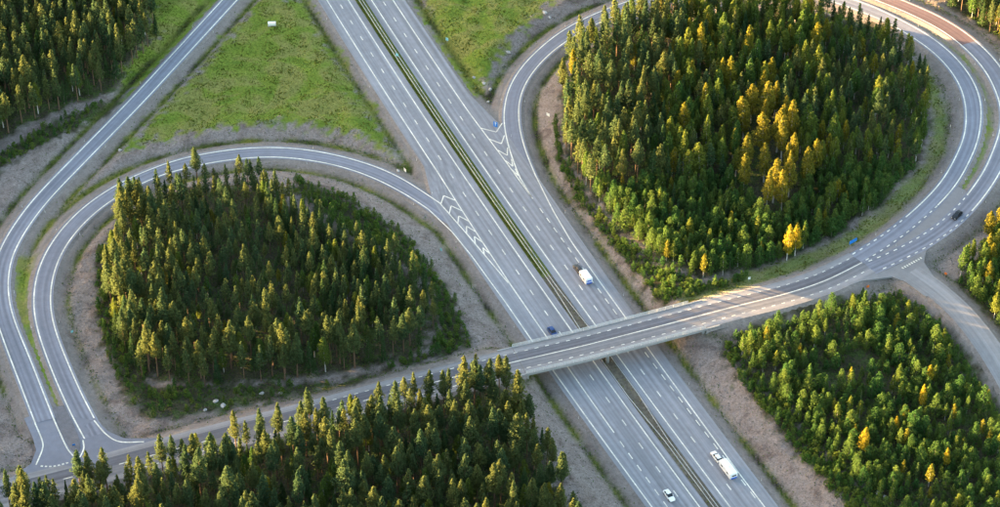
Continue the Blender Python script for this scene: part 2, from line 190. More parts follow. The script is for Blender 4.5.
M_ASPH = asphalt('asphalt_motorway', (.238,.240,.268))
M_RAMP = asphalt('asphalt_ramp', (.200,.207,.252))
M_CROSS = asphalt('asphalt_cross', (.140,.137,.168))
M_RED = asphalt('asphalt_red', (.175,.118,.120))
M_PATCH = asphalt('asphalt_patch', (.235,.225,.235))
M_SIDE = asphalt('asphalt_side', (.235,.232,.245))
M_GRAV = mat('gravel_shoulder', (.205,.178,.165), .95, 0, [(.08,.15),(.9,.18),(4,.22)], .5, .2)
M_LINE = mat('road_paint_white', (.66,.63,.555), .7, 0, [(.2,.2),(1.5,.2),(5,.12)], 0, .3)
M_CONC = mat('concrete', (.29,.295,.305), .85, 0, [(.5,.10),(3,.08)], .1)
M_STEEL = mat('galvanised_steel', (.58,.59,.60), .55, .35, [(2,.1)])
M_POST = mat('grey_post', (.32,.32,.33), .6, .4)
M_ROCK = mat('pale_rock', (.38,.36,.35), .9, 0, [(1.5,.25),(6,.2)], .5)
M_BARK = mat('pine_bark', (.16,.10,.065), .95, 0, [(3,.3)], .3)
M_BIRCH = mat('birch_bark', (.46,.43,.40), .9, 0, [(5,.35)], .2)
M_GREYB = mat('grey_bark', (.15,.13,.11), .95, 0, [(3,.3)], .3)
L_PINE = leaf_mat('pine_needles', (.058,.104,.050), (.122,.142,.046), .45)
L_SPRU = leaf_mat('spruce_needles', (.042,.086,.036), (.075,.120,.040), .4)
L_BIRC = leaf_mat('birch_leaves', (.068,.135,.034), (.150,.180,.034), .45, (.20,.19,.028), .14)
L_YOUN = leaf_mat('young_leaves', (.050,.118,.034), (.108,.160,.038), .45)
L_SHRU = leaf_mat('shrub_leaves', (.065,.140,.028), (.135,.180,.036), .45)
L_GOLD = leaf_mat('golden_leaves', (.25,.21,.022), (.34,.27,.028), .4)
L_SUNLIT = leaf_mat('sunlit_gold_leaves', (.165,.160,.028), (.225,.200,.030), .4)  # low-sun gold of lit crowns put into the leaf colour
L_GRAS = leaf_mat('grass_blades', (.115,.165,.024), (.205,.198,.050), .4)
M_WHITE = mat('white_paint', (.78,.78,.77), .35, 0, None, 0, .5)
M_BLUEP = mat('blue_paint', (.02,.06,.20), .3, .2, None, 0, .5)
M_DARKP = mat('dark_paint', (.012,.013,.018), .3, .2, None, 0, .5)
M_GLASS = mat('car_glass', (.012,.016,.022), .08, 0, None, 0, .6)
M_TYRE = mat('tyre', (.02,.02,.02), .9)
M_RIM = mat('rim', (.45,.45,.46), .35, .8)
M_LAMP = mat('head_lamp', (.75,.75,.72), .15)
M_TAIL = mat('tail_lamp', (.35,.01,.01), .3)
M_BLACKT = mat('black_trim', (.02,.02,.02), .7)
M_SIGNB = mat('sign_blue', (.02,.20,.62), .45)
M_SIGNC = mat('sign_pale_blue', (.30,.62,.66), .5)
M_ORANGE = mat('orange_marker', (.85,.20,.03), .5)
M_STRIPE = mat('blue_band', (.03,.12,.55), .5)

# ------------------------------------------------------------------ motorway axis: a very flat arc
AX0, AY0, ATH, AK = 1.177, 13.785, -1.16486, 0.00018261
def axis(s, off, z=0.0):
    a = ATH + AK*s
    x = AX0 + (math.sin(a)-math.sin(ATH))/AK; y = AY0 - (math.cos(a)-math.cos(ATH))/AK
    return (x - math.sin(a)*off, y + math.cos(a)*off, z)
def axis_inv(x, y):
    s = 0.0
    for _ in range(12):
        p = axis(s, 0); a = ATH+AK*s
        s += (x-p[0])*math.cos(a) + (y-p[1])*math.sin(a)
    p = axis(s, 0); a = ATH+AK*s
    return s, -(x-p[0])*math.sin(a) + (y-p[1])*math.cos(a)
def lerp(t, tab): return float(np.interp(t, [a for a, b in tab], [b for a, b in tab]))
S0, S1 = -330, 300
def l_out(s): return lerp(s, [(-45,-12.3),(-24,-17.2),(40,-17.0),(150,-16.2),(300,-15)])
def r_out(s): return lerp(s, [(-82,20.0),(-58,23.5),(-20,23.5),(40,22.4),(160,21.4),(300,20)])
def catmull(P, step=1.5):
    P = np.asarray(P, float); out = []
    Q = np.vstack([2*P[0]-P[1], P, 2*P[-1]-P[-2]])
    for i in range(1, len(Q)-2):
        n = max(1, int(np.hypot(*(Q[i+1]-Q[i])[:2])/step))
        for t in np.arange(n)/n:
            out.append(.5*((2*Q[i])+(-Q[i-1]+Q[i+1])*t+(2*Q[i-1]-5*Q[i]+4*Q[i+1]-Q[i+2])*t*t+(-Q[i-1]+3*Q[i]-3*Q[i+1]+Q[i+2])*t**3))
    out.append(P[-1]); return np.array(out)
RD = {k: catmull(v) for k, v in ROADS.items()}
def grow(P, at_end, L):                                  # carry a ramp on under the motorway sheet
    a, b = (P[-1], P[-6]) if at_end else (P[0], P[5]); d = (a-b)[:2]/np.hypot(*(a-b)[:2])
    ext = np.array([(*(a[:2]+d*t), a[2], a[3]) for t in np.arange(1.5, L, 1.5)])
    return np.vstack([P, ext]) if at_end else np.vstack([ext[::-1], P])
def run(P): return np.r_[0, np.cumsum(np.hypot(*np.diff(P[:,:2], axis=0).T))]
NB0, ND1 = RD['B'][0].copy(), RD['D'][-1].copy()
for k, end, flat in (('B', False, 14), ('D', True, 48)):  # level beside the motorway and a hair lower
    d = run(RD[k]); d = d[-1]-d if end else d
    t = np.clip((d-flat)/70, 0, 1); RD[k][:,2] = RD[k][:,2]*t*t*(3-2*t)-.02
    RD[k] = grow(RD[k], end, 16)
def normals(P):
    d = np.gradient(P[:,:2], axis=0); d /= np.maximum(1e-9, np.hypot(d[:,0], d[:,1]))[:,None]
    return np.stack([-d[:,1], d[:,0]], 1)
NR = {k: normals(v) for k, v in RD.items()}
def side(k, off_fn):                                     # polyline beside a road's axis
    P, n = RD[k], NR[k]; o = off_fn(P[:,3]) if callable(off_fn) else off_fn
    o = np.broadcast_to(o, len(P))
    return np.c_[P[:,:2]+n*o[:,None], P[:,2]]
EXTRA = {'A':.9,'B':.9,'D':.9,'E':.9,'C':2.6,'F':.3}     # asphalt beyond the edge line
# bridge limits, as motorway offsets of the abutments
BR_L, BR_R = -27.0, 38.5
cpts = RD['C']; coff = np.array([axis_inv(p[0], p[1])[1] for p in cpts])
on_bridge = (coff > BR_L) & (coff < BR_R)
# ------------------------------------------------------------------ terrain heights
def poly_sd(px, py, poly):
    """signed distance, negative inside"""
    P = np.asarray(poly, float); ins = np.zeros(px.shape, bool); dm = np.full(px.shape, 1e9)
    for (x0, y0), (x1, y1) in zip(P, np.roll(P, -1, 0)):
        dx, dy = x1-x0, y1-y0; t = np.clip(((px-x0)*dx+(py-y0)*dy)/(dx*dx+dy*dy+1e-12), 0, 1)
        dm = np.minimum(dm, (px-x0-t*dx)**2+(py-y0-t*dy)**2)
        c = ((y0 > py) != (y1 > py)) & (px < (x1-x0)*(py-y0)/((y1-y0) if y1 != y0 else 1e-9)+x0); ins ^= c
    return np.where(ins, -1, 1)*np.sqrt(dm)
_nz = [(rng.uniform(-1,1,2), rng.uniform(0,6.28)) for _ in range(40)]
def noise2(x, y, L):
    s = np.zeros_like(x)
    for i, (d, ph) in enumerate(_nz[:14]):
        f = (0.6+1.8*i/14)/L; s += np.sin((x*d[0]+y*d[1])*6.28*f/np.hypot(*d)+ph)/3.2
    return s
ax_ = np.arange(-235, 235.1, 1.25); ay_ = np.arange(-190, 232.1, 1.25)
gx = np.r_[-9000,-4000,-1800,-900,-500,-360,-300,-265, ax_, 265,300,360,500,900,1800,4000,9000]
gy = np.r_[-6000,-2500,-1200,-650,-400,-300,-240,-210, ay_, 250,275,310,370,500,900,2000,5000,12000]
GX, GY = np.meshgrid(gx, gy); shp = GX.shape; fx = GX.ravel(); fy = GY.ravel()
samp = {}
ss = np.arange(S0, S1+.1, 2.0)
samp['M'] = np.array([(*axis(s, (l_out(s)+r_out(s))/2), (r_out(s)-l_out(s))/2+.9) for s in ss])
for k in RD:
    P = RD[k].copy(); P[:,3] += EXTRA[k]+1.1
    if k == 'C': P = P[(coff < BR_L-7.5) | (coff > BR_R+7.5)]
    samp[k] = P
def road_dist(x, y, S):
    d = np.empty(len(x), np.float32); z = np.empty(len(x), np.float32)
    sx, sy, sz, sw = [S[:,i].astype(np.float32) for i in range(4)]
    for a in range(0, len(x), 20000):
        D = np.hypot(x[a:a+20000,None].astype(np.float32)-sx, y[a:a+20000,None].astype(np.float32)-sy)-sw
        j = D.argmin(1); d[a:a+20000] = D[np.arange(len(j)), j]; z[a:a+20000] = sz[j]
    return d, z
nat = 3.4 + .5*noise2(fx, fy, 60) + .25*noise2(fx+90, fy-40, 17)
for zn, lv in (('field_left',1.6),('field_right',1.6)):
    sd = poly_sd(fx, fy, ZONES[zn]); nat += (lv-3.0)*np.clip(.5-sd/16, 0, 1)
num = np.zeros_like(fx); den = np.zeros_like(fx); DM = np.full(fx.shape, 1e9); under = np.zeros(fx.shape, bool)
DMOT = None
for k, S in samp.items():
    d, z = road_dist(fx, fy, S); d = d.astype(float)
    if k == 'M': DMOT = d
    e = np.maximum(d, 0)
    hi = z-.35+np.where(e < 1.6, -.16*e, np.where(e < 3.6, -.256-.45*(e-1.6), -1.156+.36*(e-3.6)))
    lo = z-.35-.42*e
    h = np.clip(nat, lo, hi); h = np.where(d < 0, z-.5, h)
    wgt = 1/(e+.35)**3; num += wgt*h; den += wgt; DM = np.minimum(DM, d)
HZ = (num/den)
HZ += np.where(DM > 4, .10, .02)*noise2(fx*3.1, fy*2.7, 11)*(np.abs(fx) < 400)
inner = np.clip((np.maximum(np.abs(fx)-240, np.abs(fy-20)-230))/60, 0, 1); HZ = HZ*(1-inner)+2.6*inner
ZG = HZ.reshape(shp); DG = DM.reshape(shp)
def bilin(G, x, y):
    x = np.atleast_1d(np.asarray(x, float)); y = np.atleast_1d(np.asarray(y, float))
    i = np.clip(np.searchsorted(gx, x)-1, 0, len(gx)-2); j = np.clip(np.searchsorted(gy, y)-1, 0, len(gy)-2)
    tx = (x-gx[i])/(gx[i+1]-gx[i]); ty = (y-gy[j])/(gy[j+1]-gy[j])
    return (G[j,i]*(1-tx)+G[j,i+1]*tx)*(1-ty)+(G[j+1,i]*(1-tx)+G[j+1,i+1]*tx)*ty
def hz(x, y): return float(bilin(ZG, x, y)[0])
# zones
def soft(sd, wd, n=0): return np.clip(.5-(sd+n)/wd, 0, 1)
nzb = 2.2*noise2(fx, fy, 9)+1.0*noise2(fx-30, fy+70, 3.5)
grass = np.zeros_like(fx)
for zn in ZONES: grass = np.maximum(grass, soft(poly_sd(fx, fy, ZONES[zn]), 3.0, (nzb if zn.startswith('field') else .25*nzb))*(.75 if zn == 'strip_right' else 1))
floor = np.zeros_like(fx)
for sn in STANDS: floor = np.maximum(floor, soft(poly_sd(fx, fy, STANDS[sn]), 3.0, .6*nzb))
far = np.clip((DM-24)/10, 0, 1); floor = np.maximum(floor, far*(1-grass))
grass = grass*(1-.0*floor); floor = floor*(1-grass)
ditch = 1.35*np.exp(-((DM-4.0)/1.15)**2)*np.clip((nat-np.minimum(HZ+.2, nat))*1.2+.25, 0, 1)*(np.abs(fx) < 260)
ditch = np.clip(ditch*np.clip(.95+.5*noise2(fx, fy, 23), .3, 1.2), 0, 1)
Q = (np.arange(shp[0]-1)[:,None]*shp[1]+np.arange(shp[1]-1)[None,:]).ravel()
Q = np.stack([Q, Q+1, Q+1+shp[1], Q+shp[1]], 1)
g_me = np_mesh('ground', np.c_[fx, fy, HZ], Q, smooth=True)
ca = g_me.attributes.new('zone', 'FLOAT_COLOR', 'POINT')
ca.data.foreach_set('color', np.stack([grass, floor, ditch, np.clip(1-DM/3.0, 0, 1)], 1).astype(np.float32).ravel())
def ground_mat():
    m = bpy.data.materials.new('ground_mix'); m.use_nodes = True; t = m.node_tree; t.nodes.clear(); L = t.links.new
    out = N(t, 'ShaderNodeOutputMaterial'); p = N(t, 'ShaderNodeBsdfPrincipled'); p.inputs['Roughness'].default_value = .95; p.inputs['Specular IOR Level'].default_value = .15
    L(p.outputs[0], out.inputs[0]); g = N(t, 'ShaderNodeNewGeometry')
    def nz(sc, det=5, dist=0, vec=None, rough=.55):
        n = N(t, 'ShaderNodeTexNoise'); n.inputs['Scale'].default_value = sc; n.inputs['Detail'].default_value = det; n.inputs['Distortion'].default_value = dist; n.inputs['Roughness'].default_value = rough
        L(vec if vec else g.outputs['Position'], n.inputs['Vector']); return n.outputs[0]
    def ramp(fac, *st):
        r = N(t, 'ShaderNodeValToRGB'); e = r.color_ramp.elements
        e[0].position, e[0].color = st[0][0], (*st[0][1], 1); e[1].position, e[1].color = st[-1][0], (*st[-1][1], 1)
        for q in st[1:-1]: x = e.new(q[0]); x.color = (*q[1], 1)
        L(fac, r.inputs[0]); return r.outputs[0]
    def mix(f, a, b):
        x = N(t, 'ShaderNodeMix', data_type='RGBA'); L(f, x.inputs[0]); L(a, x.inputs[6]); L(b, x.inputs[7]); return x.outputs[2]
    def mul(c, f, lo, hi):
        mr = N(t, 'ShaderNodeMapRange'); mr.inputs[1].default_value = .3; mr.inputs[2].default_value = .7; mr.inputs[3].default_value = lo; mr.inputs[4].default_value = hi; L(f, mr.inputs[0])
        v = N(t, 'ShaderNodeVectorMath', operation='SCALE'); L(c, v.inputs[0]); L(mr.outputs[0], v.inputs['Scale']); return v.outputs[0]
    z = N(t, 'ShaderNodeAttribute', attribute_name='zone'); sp = N(t, 'ShaderNodeSeparateColor'); L(z.outputs['Color'], sp.inputs[0])
    rub = ramp(nz(.11, 4, 1.2), (.30,(.120,.092,.082)), (.45,(.190,.155,.143)), (.6,(.220,.186,.174)), (.75,(.138,.112,.096)))
    rub = mul(rub, nz(1.1, 6, .6, None, .7), .62, 1.40); rub = mul(rub, nz(4.5, 3), .75, 1.28)
    grv = mul(ramp(nz(.25, 4), (.3,(.160,.140,.132)), (.7,(.228,.204,.192))), nz(3.0, 5), .78, 1.22)
    rub = mix(z.outputs['Alpha'], rub, grv)
    gra = ramp(nz(.075, 5, .8), (.30,(.090,.145,.018)), (.46,(.135,.180,.024)), (.58,(.182,.182,.050)), (.74,(.120,.142,.030)))
    gra = mul(gra, nz(.9, 5, .4), .76, 1.26)
    flo = ramp(nz(.16, 5, 1.0), (.30,(.022,.032,.012)), (.5,(.055,.048,.030)), (.62,(.045,.070,.018)), (.78,(.095,.075,.058)))
    flo = mul(flo, nz(1.4, 5), .55, 1.5)
    dit = mul(ramp(nz(.09, 3), (.32,(.022,.020,.012)), (.45,(.055,.066,.014)), (.6,(.110,.120,.022)), (.75,(.150,.135,.030))), nz(1.6, 4), .7, 1.3)
    c = mix(sp.outputs[0], rub, gra); c = mix(sp.outputs[1], c, flo); c = mix(sp.outputs[2], c, dit)
    L(c, p.inputs['Base Color'])
    bp = N(t, 'ShaderNodeBump'); bp.inputs['Strength'].default_value = .7; bp.inputs['Distance'].default_value = .45
    L(nz(1.3, 6, .3, None, .65), bp.inputs['Height']); L(bp.outputs[0], p.inputs['Normal'])
    return m
ground = link('ground', g_me, ground_mat()); tag(ground, kind='structure')
# ------------------------------------------------------------------ roads
def ribbon(name, A, B, m, parent=None, kind=None, trk=None):
    """strip between two polylines of equal length"""
    n = len(A); V = np.vstack([A, B]); i = np.arange(n-1)
    me = np_mesh(name, V, np.stack([i, i+1, n+i+1, n+i], 1)); me.materials.append(m)
    if m is not M_LINE:                                   # across / along coordinates for wear streaks
        A_, B_ = np.asarray(A, float), np.asarray(B, float); wd = np.hypot(*(A_-B_)[:,:2].T); al = np.r_[0, np.cumsum(np.hypot(*np.diff(A_[:,:2], axis=0).T))]
        rd = me.attributes.new('road', 'FLOAT_VECTOR', 'POINT'); rd.data.foreach_set('vector', np.vstack([np.stack([wd*0, al, al*0+(trk[0] if trk else .5)], 1), np.stack([wd, al, al*0+(trk[1] if trk else .5)], 1)]).astype(np.float32).ravel())
    # face up
    if me.polygons[0].normal.z < 0: me.flip_normals()
    o = link(name, me, None, parent)
    if kind: tag(o, kind=kind)
    return o
def offset_line(P, wd):
    P = np.asarray(P, float); n = normals(P); h = wd/2
    return np.c_[P[:,:2]+n*h, P[:,2]], np.c_[P[:,:2]-n*h, P[:,2]]
def paint(parent, P, wd, name='edge_line', up=.014):
    P = np.asarray(P, float).copy(); P[:,2] += up
    a, b = offset_line(P, wd); return ribbon(name, a, b, M_LINE, parent)
def drop(P, dz): Q_ = P.copy(); Q_[:,2] -= dz; return Q_
def verge(parent, k, sgn):
    e = EXTRA[k]; a = side(k, lambda h: sgn*(h+e-.05)); b = side(k, lambda h: sgn*(h+e+1.6))
    a[:,2] -= .012; b[:,2] -= .62
    return a, b
def along(P):
    P = np.asarray(P, float); return np.r_[0, np.cumsum(np.hypot(*np.diff(P[:,:2], axis=0).T))]
def cut(P, s0, s1, n=3):
    d = along(P); t = np.linspace(s0, s1, n); return np.stack([np.interp(t, d, P[:,i]) for i in range(3)], 1)
def dashes(parent, P, period, length, wd, start=0, end=None, name='lane_dash'):
    L_ = along(P)[-1]; end = L_ if end is None else end; s = start
    while s+length < end:
        paint(parent, cut(P, s, s+length), wd, name); s += period
# motorway
SS = np.arange(S0, S1+.1, 3.0)
def mline(f): return np.array([axis(s, f(s)) for s in SS])
carr_l = ribbon('motorway_carriageway', mline(l_out), mline(lambda s: 1.45), M_ASPH, kind='structure', trk=((np.array([l_out(s) for s in SS])+7.9)/1.95, (1.45+7.9)/1.95))
carr_r = ribbon('motorway_carriageway', mline(lambda s: 5.25), mline(r_out), M_ASPH, kind='structure', trk=((5.25-8.7)/1.95, (np.array([r_out(s) for s in SS])-8.7)/1.95))
for par, f, sg in ((carr_l, l_out, -1), (carr_r, r_out, 1)):
    a = mline(lambda s: f(s)-.05*sg); b = mline(lambda s: f(s)+1.7*sg); a[:,2] -= .012; b[:,2] -= .62
    ribbon('gravel_shoulder', a, b, M_GRAV, par)
def sline(pts, step=3):
    s = np.arange(pts[0][0], pts[-1][0]+.01, step); return np.array([axis(q, lerp(q, pts)) for q in s])
iB = int(((RD['B'][:,:2]-NB0[:2])**2).sum(1).argmin()); iD = int(((RD['D'][:,:2]-ND1[:2])**2).sum(1).argmin())
B_L0, B_R0 = side('B', lambda h: h)[iB], side('B', lambda h: -h)[iB]
sB = sorted([axis_inv(*B_L0[:2]), axis_inv(*B_R0[:2])], key=lambda q: q[1])      # outer (more negative) first
D_e = [axis_inv(*side('D', lambda h: h)[iD][:2]), axis_inv(*side('D', lambda h: -h)[iD][:2])]; D_e.sort(key=lambda q: -q[1])
paint(carr_l, sline([(S0,-8.96),(-40,-8.96),(0,-9.6),(30,-10),(112,-10.1)]), .40)
paint(carr_l, sline([(S0,-1.01),(S1,-1.01)]), .40); paint(carr_r, sline([(S0,7.64),(S1,7.64)]), .40)
paint(carr_r, sline([(S0,15.53),(-70,15.6),(-40,16.4),(-10.5,16.7)]), .40)
P_ = sline([(sB[0][0],sB[0][1]),(-5.6,-17.3),(9.6,-16.15),(37,-15.4),(60,-15.35),(100,-15),(146,-14.55),(S1,-13)]); paint(carr_l, P_, .40)
paint(carr_l, sline([(sB[1][0],sB[1][1]),(0,-12.7),(31,-10.1)]), .40)
paint(carr_r, sline([(D_e[0][0],D_e[0][1]),(-9,21.3),(-1.9,20.5),(16,19.2),(40,18.9),(76,18.6),(116,18.05),(146,17.5),(S1,17)]), .40)
paint(carr_r, sline([(D_e[1][0],D_e[1][1]),(D_e[1][0]+12,16.7)]), .40)
for i in range(-27, 25):
    for par, off, ph in ((carr_l, -5.0, 0), (carr_r, 11.594, 4.34)):
        s = i*12+ph
        paint(par, np.array([axis(s-1.5, off), axis(s, off), axis(s+1.5, off)]), .32, 'lane_dash')
for i in range(30): paint(carr_l, np.array([axis(116.8+i*6.05+q, -10.15) for q in (-1.5,0,1.5)]), .34, 'lane_dash')
for i in range(27): paint(carr_r, np.array([axis(-4.4+i*6.12+q, 16.73) for q in (-1.5,0,1.5)]), .34, 'lane_dash')
# chevrons in the two gores
def chev(par, pts):
    P = np.array([axis(s, o) for s, o in pts]); a = np.vstack([P[0]+(P[1]-P[0])*t for t in (0,.5,1)]); b = np.vstack([P[1]+(P[2]-P[1])*t for t in (0,.5,1)])
    paint(par, a, .42, 'chevron_bar', .011); paint(par, b, .42, 'chevron_bar', .013)
def gore_l(s): return lerp(s, [(sB[1][0],sB[1][1]),(0,-12.7),(31,-10.1)])
_dl = sorted(axis_inv(p[0], p[1]) for p in side('D', (lambda h: h) if axis_inv(*side('D', lambda h: h)[iD][:2])[1] < axis_inv(*side('D', lambda h: -h)[iD][:2])[1] else (lambda h: -h))[iD-40:iD+1])
def gore_r(s): return lerp(s, _dl+[(_dl[-1][0]+12, 16.8)])
for s in (-24,-17.5,-11,-4.5,2,9):
    lo, hi = gore_l(max(s, sB[1][0])), lerp(s, [(-40,-9),(0,-9.6),(30,-10)]); md = (lo+hi)/2
    chev(carr_l, [(s+2, lo+.1), (s-2.2, md), (s+2, hi-.1)])
for s in (-57,-49.5,-42,-35,-29):
    lo, hi = lerp(s, [(-70,15.6),(-40,16.4),(-10.5,16.7)]), gore_r(s); md = (lo+hi)/2
    chev(carr_r, [(s-2, lo+.1), (s+2.4, md), (s-2, hi-.1)])
# median strip: ragged grass and gravel ditch between the carriageways
def median(s0, s1, m):
    sp = np.arange(s0, s1+.1, 3.0); rows = [np.array([axis(q, o, z) for q in sp]) for o, z in ((1.4,-.012),(2.5,-.36),(4.2,-.36),(5.3,-.012))]
    n_ = len(sp); i_ = np.arange(n_-1)
    me = np_mesh('median_strip', np.vstack(rows), np.vstack([np.stack([j*n_+i_, j*n_+i_+1, (j+1)*n_+i_+1, (j+1)*n_+i_], 1) for j in range(3)]))
    if me.polygons[0].normal.z < 0: me.flip_normals()
    tag(link('median_strip', me, m), kind='structure')
median(S0, 30, mat('median_turf', (.105,.125,.035), .95, 0, [(.06,.25),(.8,.3),(4,.2)], .6))
median(30, S1, mat('median_gravel', (.120,.105,.082), .95, 0, [(.06,.3),(.8,.3),(4,.2)], .6))
# ramps, cross road, side road
def build_road(k, name, m):
    P = RD[k]; e = EXTRA[k]
    A, B = side(k, lambda h: h+e), side(k, lambda h: -(h+e))
    o = ribbon(name, A, B, m, kind='structure', trk=None if k in 'CF' else ((P[:,3]+e-.9)/1.8, (-P[:,3]-e-.9)/1.8))
    return o
ramp_a = build_road('A', 'exit_ramp', M_RAMP); ramp_b = build_road('B', 'loop_ramp', M_RAMP)
ramp_d = build_road('D', 'loop_ramp', M_RAMP); ramp_e = build_road('E', 'entry_ramp', M_RAMP); side_f = build_road('F', 'side_road', M_SIDE)
for k, o in (('A',ramp_a),('B',ramp_b),('D',ramp_d),('E',ramp_e),('F',side_f)):
    for sg in (-1, 1):
        a, b = verge(o, k, sg); ribbon('gravel_shoulder', a, b, M_GRAV, o)
LW = .46
paint(ramp_a, side('A', lambda h: h), LW); paint(ramp_a, side('A', lambda h: -h), LW)
paint(ramp_b, side('B', lambda h: h)[iB:-5], LW, up=.036); paint(ramp_b, side('B', lambda h: -h)[iB:], LW, up=.036)
dl, dr = side('D', lambda h: h), side('D', lambda h: -h)
Ld_ = along(RD['D']); k0 = int(np.searchsorted(Ld_, 38)); k1 = int(np.searchsorted(Ld_, 50))
paint(ramp_d, dl[k0:iD+1], LW, up=.036); paint(ramp_d, dr[k1:iD+1], LW, up=.036)
dashes(ramp_d, dl[:k0+1], 3.7, 1.5, .4, .5, name='edge_dash'); dashes(ramp_d, dr[:k1+1], 3.7, 1.5, .4, 9, name='edge_dash')
# cross road: carriageway on embankment, the bridge carries the middle piece
cross = build_road('C', 'cross_road', M_PATCH)
ia, ib = np.flatnonzero(on_bridge)[[0, -1]]
for sg in (-1, 1):
    a, b = verge(cross, 'C', sg)
    ribbon('gravel_shoulder', a[:ia+1], b[:ia+1], M_GRAV, cross); ribbon('gravel_shoulder', a[ib:], b[ib:], M_GRAV, cross)
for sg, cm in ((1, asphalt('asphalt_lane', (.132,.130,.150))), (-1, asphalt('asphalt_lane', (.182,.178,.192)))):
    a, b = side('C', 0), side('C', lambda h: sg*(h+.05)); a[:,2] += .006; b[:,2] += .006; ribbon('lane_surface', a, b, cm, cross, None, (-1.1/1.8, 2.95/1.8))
cn, cs, cc = side('C', lambda h: h+.15), side('C', lambda h: -(h+.15)), side('C', 0)
dashes(cross, cn, 3.7, 1.3, .3, 118, name='edge_dash'); dashes(cross, cs, 3.7, 1.3, .3, 60, name='edge_dash')
dC = along(RD['C']); i_solid = int(np.searchsorted(dC, 158))
paint(cross, cc[i_solid:], .34, 'centre_line')
dashes(cross, cc, 9, 3, .3, 30, 157, 'lane_dash')
# ------------------------------------------------------------------ junction paving
def flat_poly(name, pts, m, dz=0, thick=0, parent=None, kind=None):
    P = np.array(pts, float); n = len(P); bm = bmesh.new()
    vs_ = [bm.verts.new((p[0], p[1], p[2]+dz)) for p in P]; f = bm.faces.new(vs_); f.normal_update()
    if f.normal.z < 0: f.normal_flip()
    bmesh.ops.triangulate(bm, faces=[f])
    if thick:
        r = bmesh.ops.extrude_edge_only(bm, edges=[e for e in bm.edges if e.is_boundary])
        for v in [g for g in r['geom'] if isinstance(g, bmesh.types.BMVert)]: v.co.z -= thick
    me = bpy.data.meshes.new(name); bm.to_mesh(me); bm.free(); o = link(name, me, m, parent)
    if kind: tag(o, kind=kind)
    return o
def near_z(x, y, keys):
    best = (1e9, 0)
    for k in keys:
        P = RD[k]; d = (P[:,0]-x)**2+(P[:,1]-y)**2; j = int(d.argmin())
        if d[j] < best[0]: best = (d[j], P[j,2])
    return best[1]
jw = flat_poly('junction_paving', [(x, y, near_z(x, y, 'ABC')-.015) for x, y, z in JW_PATCH], M_RAMP, 0, .7, None, 'structure')
je = flat_poly('junction_paving', [(x, y, near_z(x, y, 'CEF')-.02) for x, y, z in JE_PATCH], M_SIDE, 0, .7, None, 'structure')
jx = flat_poly('junction_paving', [(x, y, near_z(x, y, 'DE')-.025) for x, y, z in JE_WEDGE], M_PATCH, 0, .7, None, 'structure')
def pz(pts, keys, up=.0): return catmull(np.array([(x, y, near_z(x, y, keys)+up) for x, y, z in pts]), 1.0)
for nm in (JW_LEFT, JW_TONGUE, JW_RIGHT): paint(jw, pz(nm, 'ABC'), .46, 'edge_line', .05)
isl = flat_poly('traffic_island', [(x, y, near_z(x, y, 'AB')+.09) for x, y, z in JW_ISLAND], mat('island_gravel', (.14,.135,.15), .9, 0, [(.6,.15),(4,.2)], .3), 0, .3, None, 'structure')
dashes(jw, pz(JW_GIVE, 'C', .02), 1.35, .75, .6, .2, name='give_way_mark')
dashes(je, np.array([(x, y, 6.06) for x, y, z in JE_GIVE]), 1.1, .55, .9, .1, name='give_way_mark')
el, er = side('E', lambda h: h), side('E', lambda h: -h)
LE = along(RD['E']); kE = int(np.searchsorted(LE, LE[-1]-58)); kE2 = int(np.searchsorted(LE, LE[-1]-50)); kred = int(np.searchsorted(LE, 135))
lft = el if el[kE,0] < er[kE,0] else er; rgt = er if lft is el else el
paint(ramp_e, lft[:kE], .5); paint(ramp_e, rgt[:kE2], .5)
dashes(ramp_e, lft[kE:], 3.7, 1.5, .4, .5, name='edge_dash'); dashes(ramp_e, rgt[kE2:], 3.7, 1.5, .4, 1, name='edge_dash')
a = side('E', lambda h: h+.75); b = side('E', lambda h: -(h+.75)); a[:,2] += .005; b[:,2] += .005
ribbon('red_surfacing', a[:kred], b[:kred], M_RED, ramp_e)
# ------------------------------------------------------------------ bridge
bi = np.flatnonzero(on_bridge); BP = RD['C'][bi]; BN = NR['C'][bi]; mid = BP[len(BP)//2]
bz0 = 0.0
bridge = empty('road_bridge', (mid[0], mid[1], hz(mid[0], mid[1]))); B0 = np.array(bridge.location)
tag(bridge, 'grey concrete bridge with steel railings carrying the cross road over the motorway', 'bridge')
def loft(name, P, n, prof, m, parent, org):
    """prof = closed list of (offset, dz) around axis P with normals n"""
    k = len(prof); V = []
    for p, q in zip(P, n):
        for o_, dz in prof: V.append((p[0]+q[0]*o_-org[0], p[1]+q[1]*o_-org[1], p[2]+dz-org[2]))
    F = [(i*k+j, i*k+(j+1) % k, (i+1)*k+(j+1) % k, (i+1)*k+j) for i in range(len(P)-1) for j in range(k)]
    bm = bmesh.new(); vv = [bm.verts.new(v) for v in V]
    for f in F: bm.faces.new([vv[i] for i in f])
    bm.faces.new(vv[:k]); bm.faces.new(vv[-k:])
    return link(name, bm_mesh(name, bm), m, parent)
loft('deck', BP, BN, [(-6.7,-.05),(6.7,-.05),(6.7,-.5),(4.2,-.75),(3.4,-1.25),(-3.4,-1.25),(-4.2,-.75),(-6.7,-.5)], M_CONC, bridge, B0)
